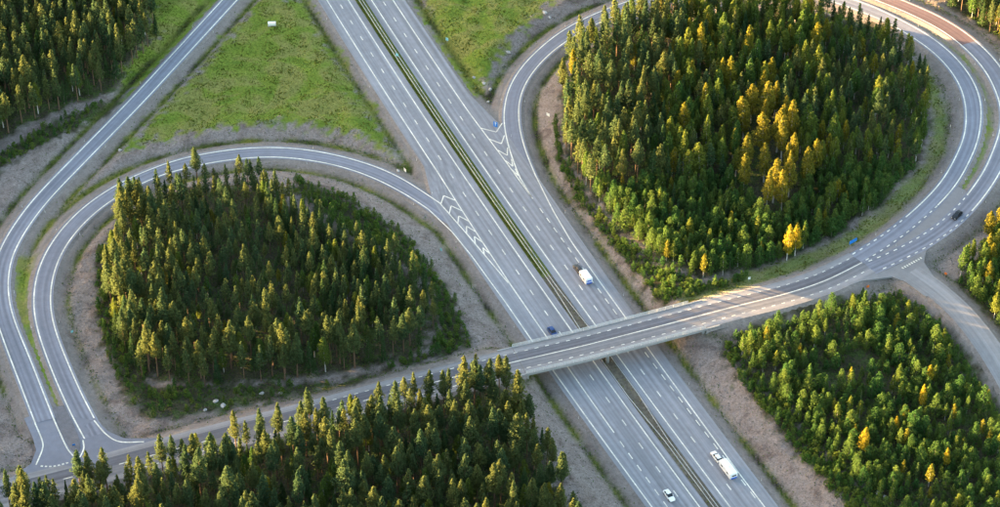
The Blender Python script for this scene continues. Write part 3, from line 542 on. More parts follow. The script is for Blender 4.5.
for sg in (-1, 1):
    loft('edge_beam', BP, BN, [(sg*6.82,-.75),(sg*7.22,-.75),(sg*7.22,.16),(sg*6.74,.16),(sg*6.74,.012),(sg*6.82,-.02)], M_CONC, bridge, B0)
    rl = empty('railing'); rl.parent = bridge
    for zz, hh in ((1.22,.16),(.85,.10),(.5,.10)):
        loft('rail', BP, BN, [(sg*6.92,zz),(sg*7.02,zz),(sg*7.02,zz+hh),(sg*6.92,zz+hh)], M_STEEL, rl, B0)
    pm = bm_mesh('post', box_bm(0,0,.55,.12,.12,1.36))
    for q in range(0, len(BP), 1):
        if q % 2: continue
        p = BP[q]; n = BN[q]; link('post', pm, M_STEEL, rl, (p[0]+n[0]*sg*6.97-B0[0], p[1]+n[1]*sg*6.97-B0[1], p[2]-B0[2]+.0), (0,0,math.atan2(n[1], n[0])))
# piers
for ds in (-3.4, 3.4):
    c = axis(83.2, 3.35); u = Vector((BN[len(BN)//2][0], BN[len(BN)//2][1])); j = int(((BP[:,0]-c[0])**2+(BP[:,1]-c[1])**2).argmin())
    x, y = BP[j,0]+BN[j,0]*ds, BP[j,1]+BN[j,1]*ds
    link('pier', bm_mesh('pier', cyl_bm((x-B0[0], y-B0[1], -1.2-B0[2]), (x-B0[0], y-B0[1], BP[j,2]-1.15-B0[2]), .6, .55, 14), True), M_CONC, bridge)
for e_, sgn in ((0, 1), (-1, -1)):
    p = BP[e_]; n = BN[e_]; tdir = np.array([n[1], -n[0]])*(1 if e_ == 0 else -1)   # towards the span
    ang = math.atan2(n[1], n[0])
    bm = bmesh.new(); box_bm(0,0,-2.45,13.2,1.0,4.7,0,bm)
    link('abutment', bm_mesh('abutment', bm), M_CONC, bridge, (p[0]-B0[0]+tdir[0]*.6, p[1]-B0[1]+tdir[1]*.6, p[2]-B0[2]), (0,0,ang))
    for sg in (-1, 1):
        bm = bmesh.new(); x0, y0 = p[0]+n[0]*sg*6.98-B0[0], p[1]+n[1]*sg*6.98-B0[1]
        vs_ = [(0,.12,.12),(0,.12,-4.2),(-4.6,.12,-1.0),(-5.2,.12,.12)]
        pts = []
        for lx, _, lz in vs_:
            for th in (-.22,.22): pts.append(bm.verts.new((x0+tdir[0]*lx+n[0]*sg*th, y0+tdir[1]*lx+n[1]*sg*th, p[2]-B0[2]+lz)))
        for i in range(4):
            j = (i+1) % 4; bm.faces.new([pts[2*i], pts[2*j], pts[2*j+1], pts[2*i+1]])
        bm.faces.new(pts[0::2]); bm.faces.new(pts[1::2])
        link('wing_wall', bm_mesh('wing_wall', bm), M_CONC, bridge)
# ------------------------------------------------------------------ median guardrails
def guardrail(fn, label, sgn):
    root = empty('guardrail', axis(0, fn(0), -.3)); tag(root, label, 'guardrail', None); o0 = np.array(root.location)
    P = np.array([axis(s, fn(s)) for s in np.arange(-250, 230, 3.0)]); n = normals(P)
    loft('rail_beam', P, n, [(-.05,.42),(.05,.50),(-.03,.58),(.05,.66),(-.05,.76),(-.10,.76),(-.10,.42)], M_STEEL, root, o0)
    V = []; F = []
    for s in np.arange(-250, 229, 4.0):
        x, y, z = axis(s, fn(s)+sgn*.12); b = len(V)
        for dz in (-.8,.72):
            for dx, dy in ((-.07,-.07),(.07,-.07),(.07,.07),(-.07,.07)): V.append((x+dx-o0[0], y+dy-o0[1], z+dz-o0[2]))
        F += [(b,b+1,b+5,b+4),(b+1,b+2,b+6,b+5),(b+2,b+3,b+7,b+6),(b+3,b,b+4,b+7),(b+4,b+5,b+6,b+7)]
    tag(link('rail_posts', mesh('rail_posts', V, F), M_POST, root), kind='stuff')
    return root
guardrail(lambda s: lerp(s, [(38,2.75),(66,1.55),(98,1.55),(122,2.75)]), 'steel median guardrail on the side of the left carriageway', 1)
guardrail(lambda s: lerp(s, [(38,3.95),(66,5.1),(98,5.1),(122,3.95)]), 'steel median guardrail on the side of the right carriageway', -1)

# ------------------------------------------------------------------ trees
def leaves(r, centers, radii, counts, size, flat=.35):
    """leaf-clump quads in ellipsoids; returns V, Q, leafvalue"""
    V = []; lv = []
    for c, rad, n in zip(centers, radii, counts):
        u = r.normal(size=(n,3)); u /= np.linalg.norm(u, axis=1)[:,None]
        rr = r.uniform(.35, 1, n)**.5; p = np.asarray(c)+u*rr[:,None]*np.asarray(rad)
        nrm = u*.8+r.normal(size=(n,3))*.7; nrm[:,2] += flat; nrm /= np.linalg.norm(nrm, axis=1)[:,None]
        t = np.cross(nrm, r.normal(size=(n,3))); t /= np.linalg.norm(t, axis=1)[:,None]; b = np.cross(nrm, t)
        s = size*r.uniform(.6,1.35,n)[:,None]; e = r.uniform(.45,.8,n)[:,None]
        q = np.stack([p-t*s*.5, p-b*s*e*.5, p+t*s*.5, p+b*s*e*.5], 1); V.append(q.reshape(-1,3))
        lv.append(np.clip(r.normal(.5,.2,n)+.0*rr, 0, 1))
    V = np.vstack(V); return V, np.arange(len(V)).reshape(-1,4), np.concatenate(lv)
def tube(path, rad, n=6):
    V = []; F = []
    for (x, y, z), r_ in zip(path, rad):
        for i in range(n): a = 6.283*i/n; V.append((x+r_*math.cos(a), y+r_*math.sin(a), z))
    for j in range(len(path)-1):
        for i in range(n): F.append((j*n+i, j*n+(i+1) % n, (j+1)*n+(i+1) % n, (j+1)*n+i))
    return V, F
def tree_proto(kind, seed, dens=1.0, size_k=1.0):
    r = np.random.default_rng(seed*31+{'pine':1,'birch':2,'spruce':3,'young':4,'shrub':5}[kind])
    if kind == 'pine': H, z0, Rm, nc, ncnt, size = 17.0*r.uniform(.9,1.1), r.uniform(.34,.46), r.uniform(2.2,2.9), 62, 66, .37
    elif kind == 'birch': H, z0, Rm, nc, ncnt, size = 14.0*r.uniform(.9,1.1), r.uniform(.2,.3), r.uniform(2.2,2.9), 58, 62, .37
    elif kind == 'spruce': H, z0, Rm, nc, ncnt, size = 14.5*r.uniform(.9,1.1), .10, r.uniform(1.8,2.3), 60, 44, .38
    elif kind == 'young': H, z0, Rm, nc, ncnt, size = 7.5*r.uniform(.85,1.15), .10, r.uniform(1.7,2.4), 40, 50, .33
    else: H, z0, Rm, nc, ncnt, size = 2.3*r.uniform(.8,1.2), .05, r.uniform(1.0,1.4), 9, 48, .30
    lean = r.normal(0, .02, 2)*H
    cs, rs, ns, br = [], [], [], []
    for i in range(nc):
        t = (i+.5)/nc; ang = i*2.4+r.uniform(-.5,.5)
        if kind == 'pine': prof = min(1, .45+2.4*t)*(1-t)**.72; k = .62; flat = .55
        elif kind == 'birch': prof = min(1, .5+1.8*t)*(1-t)**.6; k = .60; flat = .8
        elif kind == 'spruce': prof = (1-t)**.9+.04; k = .62; flat = .45
        elif kind == 'young': prof = min(1, .7+1.4*t)*(1-t)**.48; k = .68; flat = .75
        else: prof = (1-t**2)**.5; k = .6; flat = .8
        z = H*(z0+(1-z0)*t*.97); rr = Rm*prof*r.uniform(.5,1.3)
        cx, cy = lean[0]*z/H+rr*k*math.cos(ang), lean[1]*z/H+rr*k*math.sin(ang)
        cr = max(.2, rr*.44+.14)*r.uniform(.8,1.15)
        if kind == 'shrub': cr *= 1.1
        cs.append((cx, cy, z-(.25*rr if kind == 'spruce' else 0))); rs.append((cr, cr, cr*flat+.12)); ns.append(max(4, int(ncnt*dens*(.45+.75*prof)))); br.append((cx, cy, z))
    V, Q_, lv = leaves(r, cs, rs, ns, size*size_k)
    # trunk with limbs
    r0 = H*.011+.02
    path = [(lean[0]*t, lean[1]*t, H*t*.97-.35*(t == 0)) for t in (0,.12,.35,.6,.8,1)]; rad = [r0*1.35, r0, r0*.82, r0*.6, r0*.36, .02]
    tv, tf = tube(path, rad, 6)
    for cx, cy, z in br[::2 if kind != 'shrub' else 1]:
        zz = z-.35; a = (lean[0]*zz/H, lean[1]*zz/H, zz); b0 = len(tv)
        v2, f2 = tube([a, ((a[0]+cx)/2, (a[1]+cy)/2, z-.1), (cx, cy, z)], [r0*.32, r0*.22, .015], 3)
        tv += v2; tf += [tuple(q+b0 for q in f) for f in f2]
    return dict(H=H, V=V, Q=Q_, lv=lv, tv=np.array(tv), tf=tf)
KM = {'pine':(L_PINE, M_BARK),'birch':(L_BIRC, M_BIRCH),'spruce':(L_SPRU, M_GREYB),'young':(L_YOUN, M_GREYB),'shrub':(L_SHRU, M_GREYB)}
NP = {'pine':7,'birch':6,'spruce':4,'young':6,'shrub':5}
PROTO = {}; LOW = {}
for kd in KM:
    PROTO[kd] = []
    for i in range(NP[kd]):
        p = tree_proto(kd, i)
        p['crown'] = np_mesh(kd+'_crown', p['V'], p['Q'], {'leaf':p['lv'], 'tint':np.zeros(len(p['Q']))}); p['crown'].materials.append(KM[kd][0])
        p['trunk'] = mesh(kd+'_trunk', p['tv'], p['tf']); p['trunk'].materials.append(KM[kd][1]); PROTO[kd].append(p)
    LOW[kd] = [tree_proto(kd, 20+i, .22, 1.8) for i in range(4)]
    for p in LOW[kd]:
        p['tv'], p['tf'] = tube([(0,0,-.3),(0,0,p['H']*.5),(0,0,p['H']*.95)], [p['H']*.012, p['H']*.009, .02], 4); p['tv'] = np.array(p['tv'])
TREES = []          # kind, x, y, scale, stand
def scatter(stand, spacing, kinds, clear=1.5, keep=None, hf=None, n_try=30000):
    P = np.array(STANDS[stand]); (x0, y0), (x1, y1) = P.min(0), P.max(0)
    n = min(n_try, int((x1-x0)*(y1-y0)/spacing**2*9)); xs = rng.uniform(x0, x1, n); ys = rng.uniform(y0, y1, n)
    ok = (poly_sd(xs, ys, P) < 0) & (bilin(DG, xs, ys) > clear)
    if keep is not None: ok &= keep(xs, ys)
    names = list(kinds); cell = {}; out = []
    for x, y in zip(xs[ok], ys[ok]):
        kd = names[int(rng.choice(len(names), p=np.array([kinds[k][0] for k in names])/sum(kinds[k][0] for k in names)))]
        sp = spacing*rng.uniform(.8, 1.25); i, j = int(x//spacing), int(y//spacing)
        if any((x-a)**2+(y-b)**2 < sp*sp*.75 for di in (-1,0,1) for dj in (-1,0,1) for a, b in cell.get((i+di, j+dj), ())): continue
        cell.setdefault((i, j), []).append((x, y)); out.append((kd, x, y, rng.uniform(*kinds[kd][1])*(hf(x, y) if hf else 1)*(rng.uniform(1.12,1.3) if rng.random() < .07 else 1), stand))
    TREES.extend(out); return out
SPECIAL = []        # kind, x, y, scale, material, label, category
def img_gap(*blobs):        # openings in a stand: (x, y, radius)
    return lambda x, y: np.all([np.hypot(x-a, y-b) > r_ for a, b, r_ in blobs], 0)
dk = lambda x, y: (x > -84-.35*(y-20)) & (y > -30+.2*x)        # dense dark young conifers in the upper right of the left island
scatter('left_island', 4.0, {'pine':(.74,(.68,1.14)),'spruce':(.12,(.6,.95)),'birch':(.14,(.6,.95))}, 9, lambda x, y: ~dk(x, y), lambda x, y: max(float(np.interp(x+.25*y, [-130,-98], [1.12,.78])), float(np.interp(y, [-62,-40], [1.08,.78]))))
scatter('left_island', 3.6, {'pine':(.50,(.65,.92)),'spruce':(.38,(.75,1.08)),'birch':(.12,(.7,.95))}, 8, dk)
scatter('left_island_shrub', 2.4, {'shrub':(.7,(.6,1.3)),'young':(.3,(.35,.7))}, 7, lambda x, y: (y > -66) | (rng.random(len(x)) < .10))
scatter('near_forest', 4.0, {'pine':(.66,(.75,1.28)),'spruce':(.18,(.6,.95)),'birch':(.16,(.6,.95))}, .5)
scatter('top_left', 4.0, {'pine':(.75,(.8,1.1)),'spruce':(.15,(.7,1.0)),'birch':(.10,(.8,1.0))}, 8)
scatter('top_left_shrub', 2.3, {'shrub':(.7,(.6,1.2)),'young':(.3,(.3,.6))}, 7)
up = lambda x, y: (y > 38+.1*(x-90)) & (((x-98)/12)**2+((y-46)/33)**2 > 1)
wst = lambda x, y: up(x, y) & (x < 62+.15*(y-60)); est = lambda x, y: up(x, y) & (x > 122); cen = lambda x, y: up(x, y) & ~wst(x, y) & ~est(x, y)
scatter('right_island', 4.2, {'pine':(.70,(.85,1.2)),'birch':(.15,(.8,1.2)),'spruce':(.15,(.8,1.2))}, 7, wst)
scatter('right_island', 4.2, {'pine':(.15,(.75,1.0)),'birch':(.68,(.85,1.35)),'spruce':(.17,(.8,1.1))}, 7, cen)
scatter('right_island', 4.2, {'pine':(.32,(.65,.9)),'birch':(.52,(.7,1.0)),'spruce':(.16,(.7,.95))}, 7, est)
scatter('right_island', 2.9, {'young':(.70,(.7,1.25)),'birch':(.22,(.5,.8)),'spruce':(.08,(.4,.7))}, 6, lambda x, y: (y <= 38+.1*(x-90)) & (((x-98)/12)**2+((y-46)/33)**2 > 1))
scatter('right_island_shrub', 2.1, {'shrub':(.65,(.6,1.3)),'young':(.35,(.35,.75))}, 6)
scatter('lower_right', 2.9, {'young':(.75,(.45,1.2)),'birch':(.17,(.45,.72)),'spruce':(.08,(.35,.6))}, 5, img_gap((120,-62,6),(110,-70,5),(127,-72,4)))
scatter('lower_right_shrub', 2.0, {'shrub':(.75,(.6,1.3)),'young':(.25,(.35,.7))}, 4)
scatter('far_right', 3.0, {'birch':(.4,(.6,.95)),'young':(.6,(.6,1.2))}, 4)
scatter('top_right', 3.6, {'pine':(.5,(.7,1.0)),'birch':(.35,(.7,1.0)),'spruce':(.15,(.7,.9))}, 7)
scatter('far_left', 4.6, {'pine':(.8,(.8,1.1)),'spruce':(.2,(.7,1.0))}, 9)
scatter('shade_belt_top', 5.0, {'pine':(.8,(.9,1.15)),'spruce':(.2,(.8,1.1))}, 8)
WHERE = {'left_island':'inside the left loop','left_island_shrub':'inside the left loop','near_forest':'in the forest along the bottom edge','top_left':'in the top left forest',
 'top_left_shrub':'along the top left forest edge','right_island':'inside the right loop','right_island_shrub':'inside the right loop','lower_right':'in the thicket at lower right',
 'lower_right_shrub':'in the thicket at lower right','far_right':'beside the side road, right edge','top_right':'in the top right corner','far_left':'left of the frame','shade_belt_top':'beyond the top edge'}
KN = {'pine':('pine_tree','pine with rounded crown','pine tree'),'birch':('birch_tree','leafy birch with pale trunk','birch tree'),'spruce':('spruce_tree','dark pointed spruce','spruce tree'),
 'young':('young_tree','bushy young broadleaf tree','young tree'),'shrub':('shrub','low green shrub','shrub')}
CAMP = np.array(cam.location); c39, s39 = math.cos(R(39)), math.sin(R(39))
def to_px(x, y, z):
    d = (y-CAMP[1])*c39-(z-CAMP[2])*s39; v = (y-CAMP[1])*s39+(z-CAMP[2])*c39
    return 512+2624.6*x/d, 259.5-2624.6*v/d, d
def place_tree(kd, x, y, sc, label, cat, group=None, leafmat=None, proto=None):
    p = PROTO[kd][int(rng.integers(len(PROTO[kd]))) if proto is None else proto]
    root = empty(KN[kd][0], (x, y, hz(x, y)-.05), rng.uniform(0, 6.28)); root.scale = (sc*rng.uniform(.82,1.2),)*2+(sc,)
    tag(root, label, cat, group)
    link('trunk', p['trunk'], None, root)
    c = link('crown', p['crown'], None, root)
    if leafmat is not None:
        c.material_slots[0].link = 'OBJECT'; c.material_slots[0].material = leafmat
    return root
def tree_label(kd, t, pool):
    hs = sorted(q[1][3] for q in pool if q[1][4] == t[4]); i = hs.index(t[3])/max(1, len(hs)-1)
    P = np.array([p for k_, p_ in STANDS.items() if k_.split('_shrub')[0] == t[4].split('_shrub')[0] for p in p_]); P = P[(np.abs(P[:,0]) < 195) & (P[:,1] > -150) & (P[:,1] < 165)]
    (x0, y0), (x1, y1) = P.min(0), P.max(0); fx_, fy_ = (t[1]-x0)/(x1-x0), (t[2]-y0)/(y1-y0)
    pos = ('lower ' if fy_ < .36 else 'upper ' if fy_ > .68 else '')+('left' if fx_ < .33 else 'right' if fx_ > .67 else 'middle')
    sz = 'small ' if i < .33 else 'tall ' if i > .72 else ''
    return sz+KN[kd][1]+', '+pos+' part, '+WHERE[t[4]]
rest = {}
for kd in KM:
    T = [t for t in TREES if t[0] == kd]; vis = []; inv = []
    for t in T:
        z = hz(t[1], t[2]); u, v, d = to_px(t[1], t[2], z); h = PROTO[kd][0]['H']*t[3]; u2, v2, _ = to_px(t[1], t[2], z+h)
        (vis if (-3 < u < 1027 and v2 < 519 and v > 0) else inv).append((h/d, t))
    vis.sort(key=lambda q: -q[0])
    for sz, t in vis[:300]:
        place_tree(kd, t[1], t[2], t[3], tree_label(kd, t, vis[:300]), KN[kd][2], KN[kd][2]+'s '+WHERE[t[4]])
    for sz, t in vis[300:]+inv: rest.setdefault(kd, []).append(t)
    print('TREES', kd, len(T), 'visible', len(vis))
for kd, T in rest.items():
    VV, QQ, LV, TI, TV, TF = [], [], [], [], [], []; nv = 0; ntv = 0
    for t in T:
        p = LOW[kd][int(rng.integers(4))]; a = rng.uniform(0, 6.28); ca_, sa_ = math.cos(a), math.sin(a); z = hz(t[1], t[2])-.05
        def xf(V): return np.stack([(V[:,0]*ca_-V[:,1]*sa_)*t[3]+t[1], (V[:,0]*sa_+V[:,1]*ca_)*t[3]+t[2], V[:,2]*t[3]+z], 1)
        VV.append(xf(p['V'])); QQ.append(p['Q']+nv); nv += len(p['V']); LV.append(p['lv']); TI.append(np.full(len(p['Q']), rng.random()))
        TV.append(xf(p['tv'])); TF.append(np.array(p['tf'])+ntv); ntv += len(p['tv'])
    V = np.vstack(VV); Qc = np.vstack(QQ); Tv = np.vstack(TV); Tf = np.vstack(TF)+len(V)
    me = np_mesh(kd+'_mass', np.vstack([V, Tv]), np.vstack([Qc, Tf]), {'leaf':np.r_[np.concatenate(LV), np.zeros(len(Tf))], 'tint':np.r_[np.concatenate(TI), np.zeros(len(Tf))]},
                 [KM[kd][0], KM[kd][1]], np.r_[np.zeros(len(Qc)), np.ones(len(Tf))])
    o = link({'pine':'pine_forest','birch':'birch_wood','spruce':'spruce_wood','young':'young_thicket','shrub':'undergrowth'}[kd], me)
    tag(o, {'pine':'mass of further pines filling the stands behind the larger ones','birch':'mass of further leafy birches filling the stands behind','spruce':'mass of further dark spruces filling the stands','young':'dense thicket of further young broadleaf trees','shrub':'low green undergrowth of further shrubs along the stand edges'}[kd], {'pine':'forest','birch':'forest','spruce':'forest','young':'thicket','shrub':'undergrowth'}[kd], None, 'stuff')
# single trees that stand out by their colour
for kd, x, y, sc, lm, lab in (
    ('birch', 99.6,-7.6,1.05,L_GOLD,'golden birch with white trunk beside the cross road, left of its twin'),
    ('birch', 102.7,-4.8,.98,L_GOLD,'golden birch with white trunk beside the cross road, right of its twin'),
    ('birch', 140.2,-73.4,.72,L_GOLD,'yellow birch at the upper end of the yellow row in the right thicket'),
    ('birch', 136.6,-85.5,.78,L_GOLD,'tallest yellow birch in the yellow row in the right thicket'),
    ('birch', 130.3,-92.6,.66,L_GOLD,'yellow birch in the middle of the yellow row in the right thicket'),
    ('birch', 126.6,-96.5,.60,L_GOLD,'yellow birch at the lower end of the yellow row in the right thicket'),
    ('birch', 114.9,-106.6,.95,L_GOLD,'broad orange-topped birch standing alone in the right thicket'),
    ('birch', 140.3,-113.4,.68,L_GOLD,'small yellow birch low in the right thicket near the frame corner'),
    ('birch', -71.4,-129.1,.85,L_GOLD,'bright yellow birch among dark pines at the bottom of the near forest')):
    place_tree(kd, x, y, sc, lab, 'birch tree', 'golden birches of the right loop wood' if lm is L_SUNLIT else None, lm)
_gr = np.random.default_rng(3); _pl = []
while len(_pl) < 24:
    x, y = 98+_gr.uniform(-13,13), 46+_gr.uniform(-32,34)
    if ((x-98)/13)**2+((y-46)/34)**2 < 1 and all(math.hypot(x-a, y-b) > 4.6 for a, b in _pl):
        _pl.append((x, y)); place_tree('birch', x, y, _gr.uniform(1.15,1.55), 'tall birch tinted sunlit gold in the golden clump amid the right loop wood', 'birch tree', 'golden clump of the right loop wood', L_SUNLIT)
for x, y, sc, q in ((171,1,1.15,'leftmost'),(175.5,5,1.3,'tallest'),(176,-6,1.05,'lowest'),(181,9,1.2,'farthest')):
    place_tree('birch', x, y, sc, q+' birch tinted sunlit gold at the right edge above the side road', 'birch tree', None, L_SUNLIT)
def joint(k):
    p, n = BP[k], BN[k]; t = np.array([n[1], -n[0]])*.08
    A_ = np.array([(p[0]+n[0]*o_+t[0], p[1]+n[1]*o_+t[1], p[2]+.012) for o_ in (-6.5,0,6.5)])-B0; B_ = np.array([(p[0]+n[0]*o_-t[0], p[1]+n[1]*o_-t[1], p[2]+.012) for o_ in (-6.5,0,6.5)])-B0
    ribbon('expansion_joint', A_, B_, M_GREYB, bridge)
joint(0); joint(-1)
# ------------------------------------------------------------------ vehicles
def section_loft(name, secs, m, parent, smooth=False):
    """secs: list of (x, [(y,z)...]) rings of equal length"""
    k = len(secs[0][1]); bm = bmesh.new(); vv = [[bm.verts.new((x, y, z)) for y, z in ring] for x, ring in secs]
    for a, b in zip(vv, vv[1:]):
        for j in range(k): bm.faces.new([a[j], a[(j+1) % k], b[(j+1) % k], b[j]])
    bm.faces.new(vv[0]); bm.faces.new(vv[-1])
    return link(name, bm_mesh(name, bm, smooth), m, parent)
def wheel(parent, x, y, r, wd=.2):
    t = link('wheel', bm_mesh('wheel', cyl_bm((x, y-wd/2, r), (x, y+wd/2, r), r, None, 16)), M_TYRE, parent)
    s = 1 if y > 0 else -1
    link('rim', bm_mesh('rim', cyl_bm((x, y+s*(wd/2-.01), r), (x, y+s*(wd/2+.02), r), r*.62, None, 12)), M_RIM, t)
def quad(name, pts, m, parent, th=.02):
    P = [Vector(p) for p in pts]; n = (P[1]-P[0]).cross(P[2]-P[0]).normalized()*th
    V = [tuple(p) for p in P]+[tuple(p+n) for p in P]
    return link(name, mesh(name, V, [(0,1,2,3),(7,6,5,4),(0,4,5,1),(1,5,6,2),(2,6,7,3),(3,7,4,0)]), m, parent)
def car(loc, heading, paintm, label, estate=False):
    root = empty('car', loc, heading); tag(root, label, 'car'); root.scale = (1.14,)*3
    W = .9
    def ring(x, w_, zb, zs, zt): return (x, [(-w_,zb+.12),(-w_*.9,zb),(w_*.9,zb),(w_,zb+.12),(w_,zs),(w_*.86,zt),(-w_*.86,zt),(-w_,zs)])
    section_loft('body', [ring(-2.3,.74,.38,.62,.78),ring(-2.15,.86,.26,.75,.95),ring(-1.3,W,.22,.78,1.0),ring(.6,W,.22,.76,.96),ring(1.6,.88,.22,.7,.86),ring(2.1,.82,.28,.6,.74),ring(2.28,.66,.36,.52,.6)], paintm, root)
    xr = -2.0 if estate else -1.75
    gl = section_loft('cabin_glass', [(xr,[(-.76,.94),(.76,.94),(.74,.98),(-.74,.98)]),(xr+.45,[(-.8,.93),(.8,.93),(.6,1.40),(-.6,1.40)]),(.05,[(-.8,.93),(.8,.93),(.62,1.42),(-.62,1.42)]),(.95,[(-.76,.9),(.76,.9),(.72,.94),(-.72,.94)])], M_GLASS, root)
    section_loft('roof', [(xr+.35,[(-.6,1.37),(.6,1.37),(.55,1.42),(-.55,1.42)]),(-.6,[(-.64,1.38),(.64,1.38),(.56,1.49),(-.56,1.49)]),(.12,[(-.62,1.37),(.62,1.37),(.56,1.44),(-.56,1.44)])], paintm, root)
    for sg in (-1, 1):
        box('pillar', (-.5, sg*.71, 1.17), (.1,.12,.46), paintm, root)
        box('mirror', (.62, sg*.98, .98), (.14,.2,.13), paintm, root, .03)
        box('headlight', (2.16, sg*.56, .64), (.16,.3,.14), M_LAMP, root, .03)
        box('tail_light', (-2.24, sg*.6, .74), (.12,.26,.16), M_TAIL, root, .02)
        for x in (-1.35, 1.38): wheel(root, x, sg*.82, .32)
    box('bumper', (-2.3, 0, .45), (.1,1.5,.16), M_BLACKT, root, .03)
    return root
def heading_m(s, away): a = ATH+AK*s; return a+math.pi if away else a
def on_m(s, off): x, y, z = axis(s, off); return (x, y, z+.005)
car(on_m(144.5, -7.6), heading_m(144.5, False), M_WHITE, 'white car on the left carriageway near the bottom edge, beside the lane dashes')
car(on_m(58.5, -7.4), heading_m(58, False), M_BLUEP, 'dark blue car on the left carriageway about to pass under the bridge')
# car and caravan pairs
def cring(x, w_, zb, zt, r_=.22): return (x, [(-w_,zb+.1),(-w_+.1,zb),(w_-.1,zb),(w_,zb+.1),(w_,zt-r_),(w_-r_,zt),(-w_+r_,zt),(-w_,zt-r_)])
def caravan(loc, hd, L, label, band):
    cv = empty('caravan', loc, hd); tag(cv, label, 'caravan'); h = L/2; cv.scale = (1.12,)*3
    section_loft('body', [cring(-h,1.08,.65,2.25),cring(-h+.15,1.2,.48,2.62),cring(h-.65,1.2,.48,2.65),cring(h-.2,1.14,.55,2.35),cring(h,1.0,.75,1.6)], M_WHITE, cv)
    quad('rear_window', [(-h-.03,-.7,1.45),(-h-.03,.7,1.45),(-h+.03,.7,2.0),(-h+.03,-.7,2.0)][::-1], M_GLASS if band == 'low' else M_STRIPE, cv)
    for sg in (-1, 1):
        for x0 in (-.55, .35): box('side_window', (x0*h+.3, sg*1.202, 1.65), (.9,.03,.5), M_GLASS, cv, .01)
        wheel(cv, -.2, sg*1.08, .33); wheel(cv, -.95, sg*1.08, .33)
        box('tail_light', (-h-.0, sg*.85, .85), (.1,.25,.2), M_TAIL, cv)
    box('roof_hatch', (-.6, 0, 2.67), (.6,.6,.08), M_LAMP, cv, .02); box('rear_band', (-h-.03, 0, .85), (.08,1.9,.5), M_STRIPE, cv)
    link('drawbar', bm_mesh('drawbar', cyl_bm((h-.2,0,.5),(h+1.15,0,.5),.06,None,6)), M_POST, cv)
    return cv
car(on_m(135.2, 14.3), heading_m(134, True), M_WHITE, 'white car towing the longer white caravan on the right carriageway', True)
caravan(on_m(142.4, 14.5), heading_m(142, True), 7.0, 'long white caravan towed by the white car on the right carriageway', 'low')
car(on_m(31.4, 14.7), heading_m(31, True), mat('charcoal_paint', (.05,.05,.055), .3, .3, None, 0, .5), 'dark grey car towing the shorter white caravan on the right carriageway', True)
caravan(on_m(37.5, 14.8), heading_m(37.6, True), 5.2, 'short white caravan with blue rear towed by the dark car', 'high')
# dark car on the outer ramp
j = int(((RD['E'][:,0]-161.6)**2+(RD['E'][:,1]-13.8)**2).argmin()); p = RD['E'][j]; d = RD['E'][j+1]-RD['E'][j]
car((p[0], p[1], p[2]+.01), math.atan2(d[1], d[0]), M_DARKP, 'dark car driving on the outer right ramp')
# ------------------------------------------------------------------ signs and small road furniture
def sign(name, loc, rz, wd, ht, zb, m, label, posts=1, back=None, cat='sign'):
    z = hz(loc[0], loc[1]) if len(loc) == 2 else loc[2]
    r_ = empty(name, (loc[0], loc[1], z), rz); tag(r_, label, cat)
    for i in range(posts):
        x = 0 if posts == 1 else (-wd*.33 if i == 0 else wd*.33)
        link('post', bm_mesh('post', cyl_bm((x,.06,-.4),(x,.06,zb+ht*.95),.06,None,6)), M_POST, r_)
    box('panel', (0,0,zb+ht/2), (wd,.05,ht), m, r_, .015)
    return r_
sg_ = sign('direction_sign', (123.1,-1.6), R(38), 3.6, 1.5, 1.5, M_SIGNB, 'wide blue direction sign on two posts beside the right loop ramp', 2)
sg_ = sign('direction_sign', (-1.7,75.1), R(-25), 1.7, 2.2, .6, M_SIGNB, 'blue sign with white arrow at the tip of the right gore')
bm = bmesh.new(); box_bm(0,-.035,1.75,.22,.02,1.3,0,bm); link('arrow_shaft', bm_mesh('arrow_shaft', bm), M_WHITE, sg_)
quad('arrow_head', [(-.45,-.03,2.2),(.45,-.03,2.2),(.05,-.03,2.7),(-.05,-.03,2.7)], M_WHITE, sg_)
sign('traffic_sign', (-135.6,-103.2), R(10), .9, .9, .9, M_SIGNB, 'small round-cornered blue sign on the island between the left ramps')
sign('marker_sign', axis(-114.5, 3.3, -.4), R(-25), 1.2, 1.2, 1.0, M_SIGNC, 'pale blue sign in the motorway median near the top edge')
sign('marker_sign', (-20.7,132.5), R(-25), 1.1, 1.3, .9, M_SIGNC, 'pale blue sign on the grass right of the motorway')
sign('traffic_sign', (-34.7,47.8), R(-60), 1.6, 1.3, .7, M_WHITE, 'white sign at the grassy tip left of the motorway')
sign('traffic_sign', (18.0,80.0), R(-40), 1.6, 1.3, .7, M_WHITE, 'white sign on the bare verge inside the right loop')
sign('marker_sign', (-20.7,0.2), R(-30), .7, 1.2, .8, M_SIGNC, 'pale marker sign on the ditch left of the motorway above the bridge')
sign('marker_sign', (-143.6,-46.6), R(40), .9, 1.0, .8, M_SIGNC, 'pale turquoise sign inside the left loop near its left bend')
sign('traffic_sign', (85.5,-20.6), R(20), .9, 1.0, 1.0, M_WHITE, 'small white sign on the verge at the foot of the right loop trees')
sign('traffic_sign', (166.3,66.4), R(-90), .8, .9, 2.6, M_WHITE, 'white sign on a tall post inside the right loop')
sign('direction_marker', (125.8,-24.6), R(20), 1.0, 1.0, .4, M_ORANGE, 'orange marker board below the cross road beside the side road junction', cat='marker')
sign('direction_marker', (153.6,-16.4), R(-30), .9, .9, .4, M_ORANGE, 'orange marker board right of the side road in front of shrubs', cat='marker')
cb = empty('utility_cabinet', (-89.4,138.7,hz(-89.4,138.7)), R(3)); tag(cb, 'low white utility cabinet standing alone on the left grass field', 'cabinet')
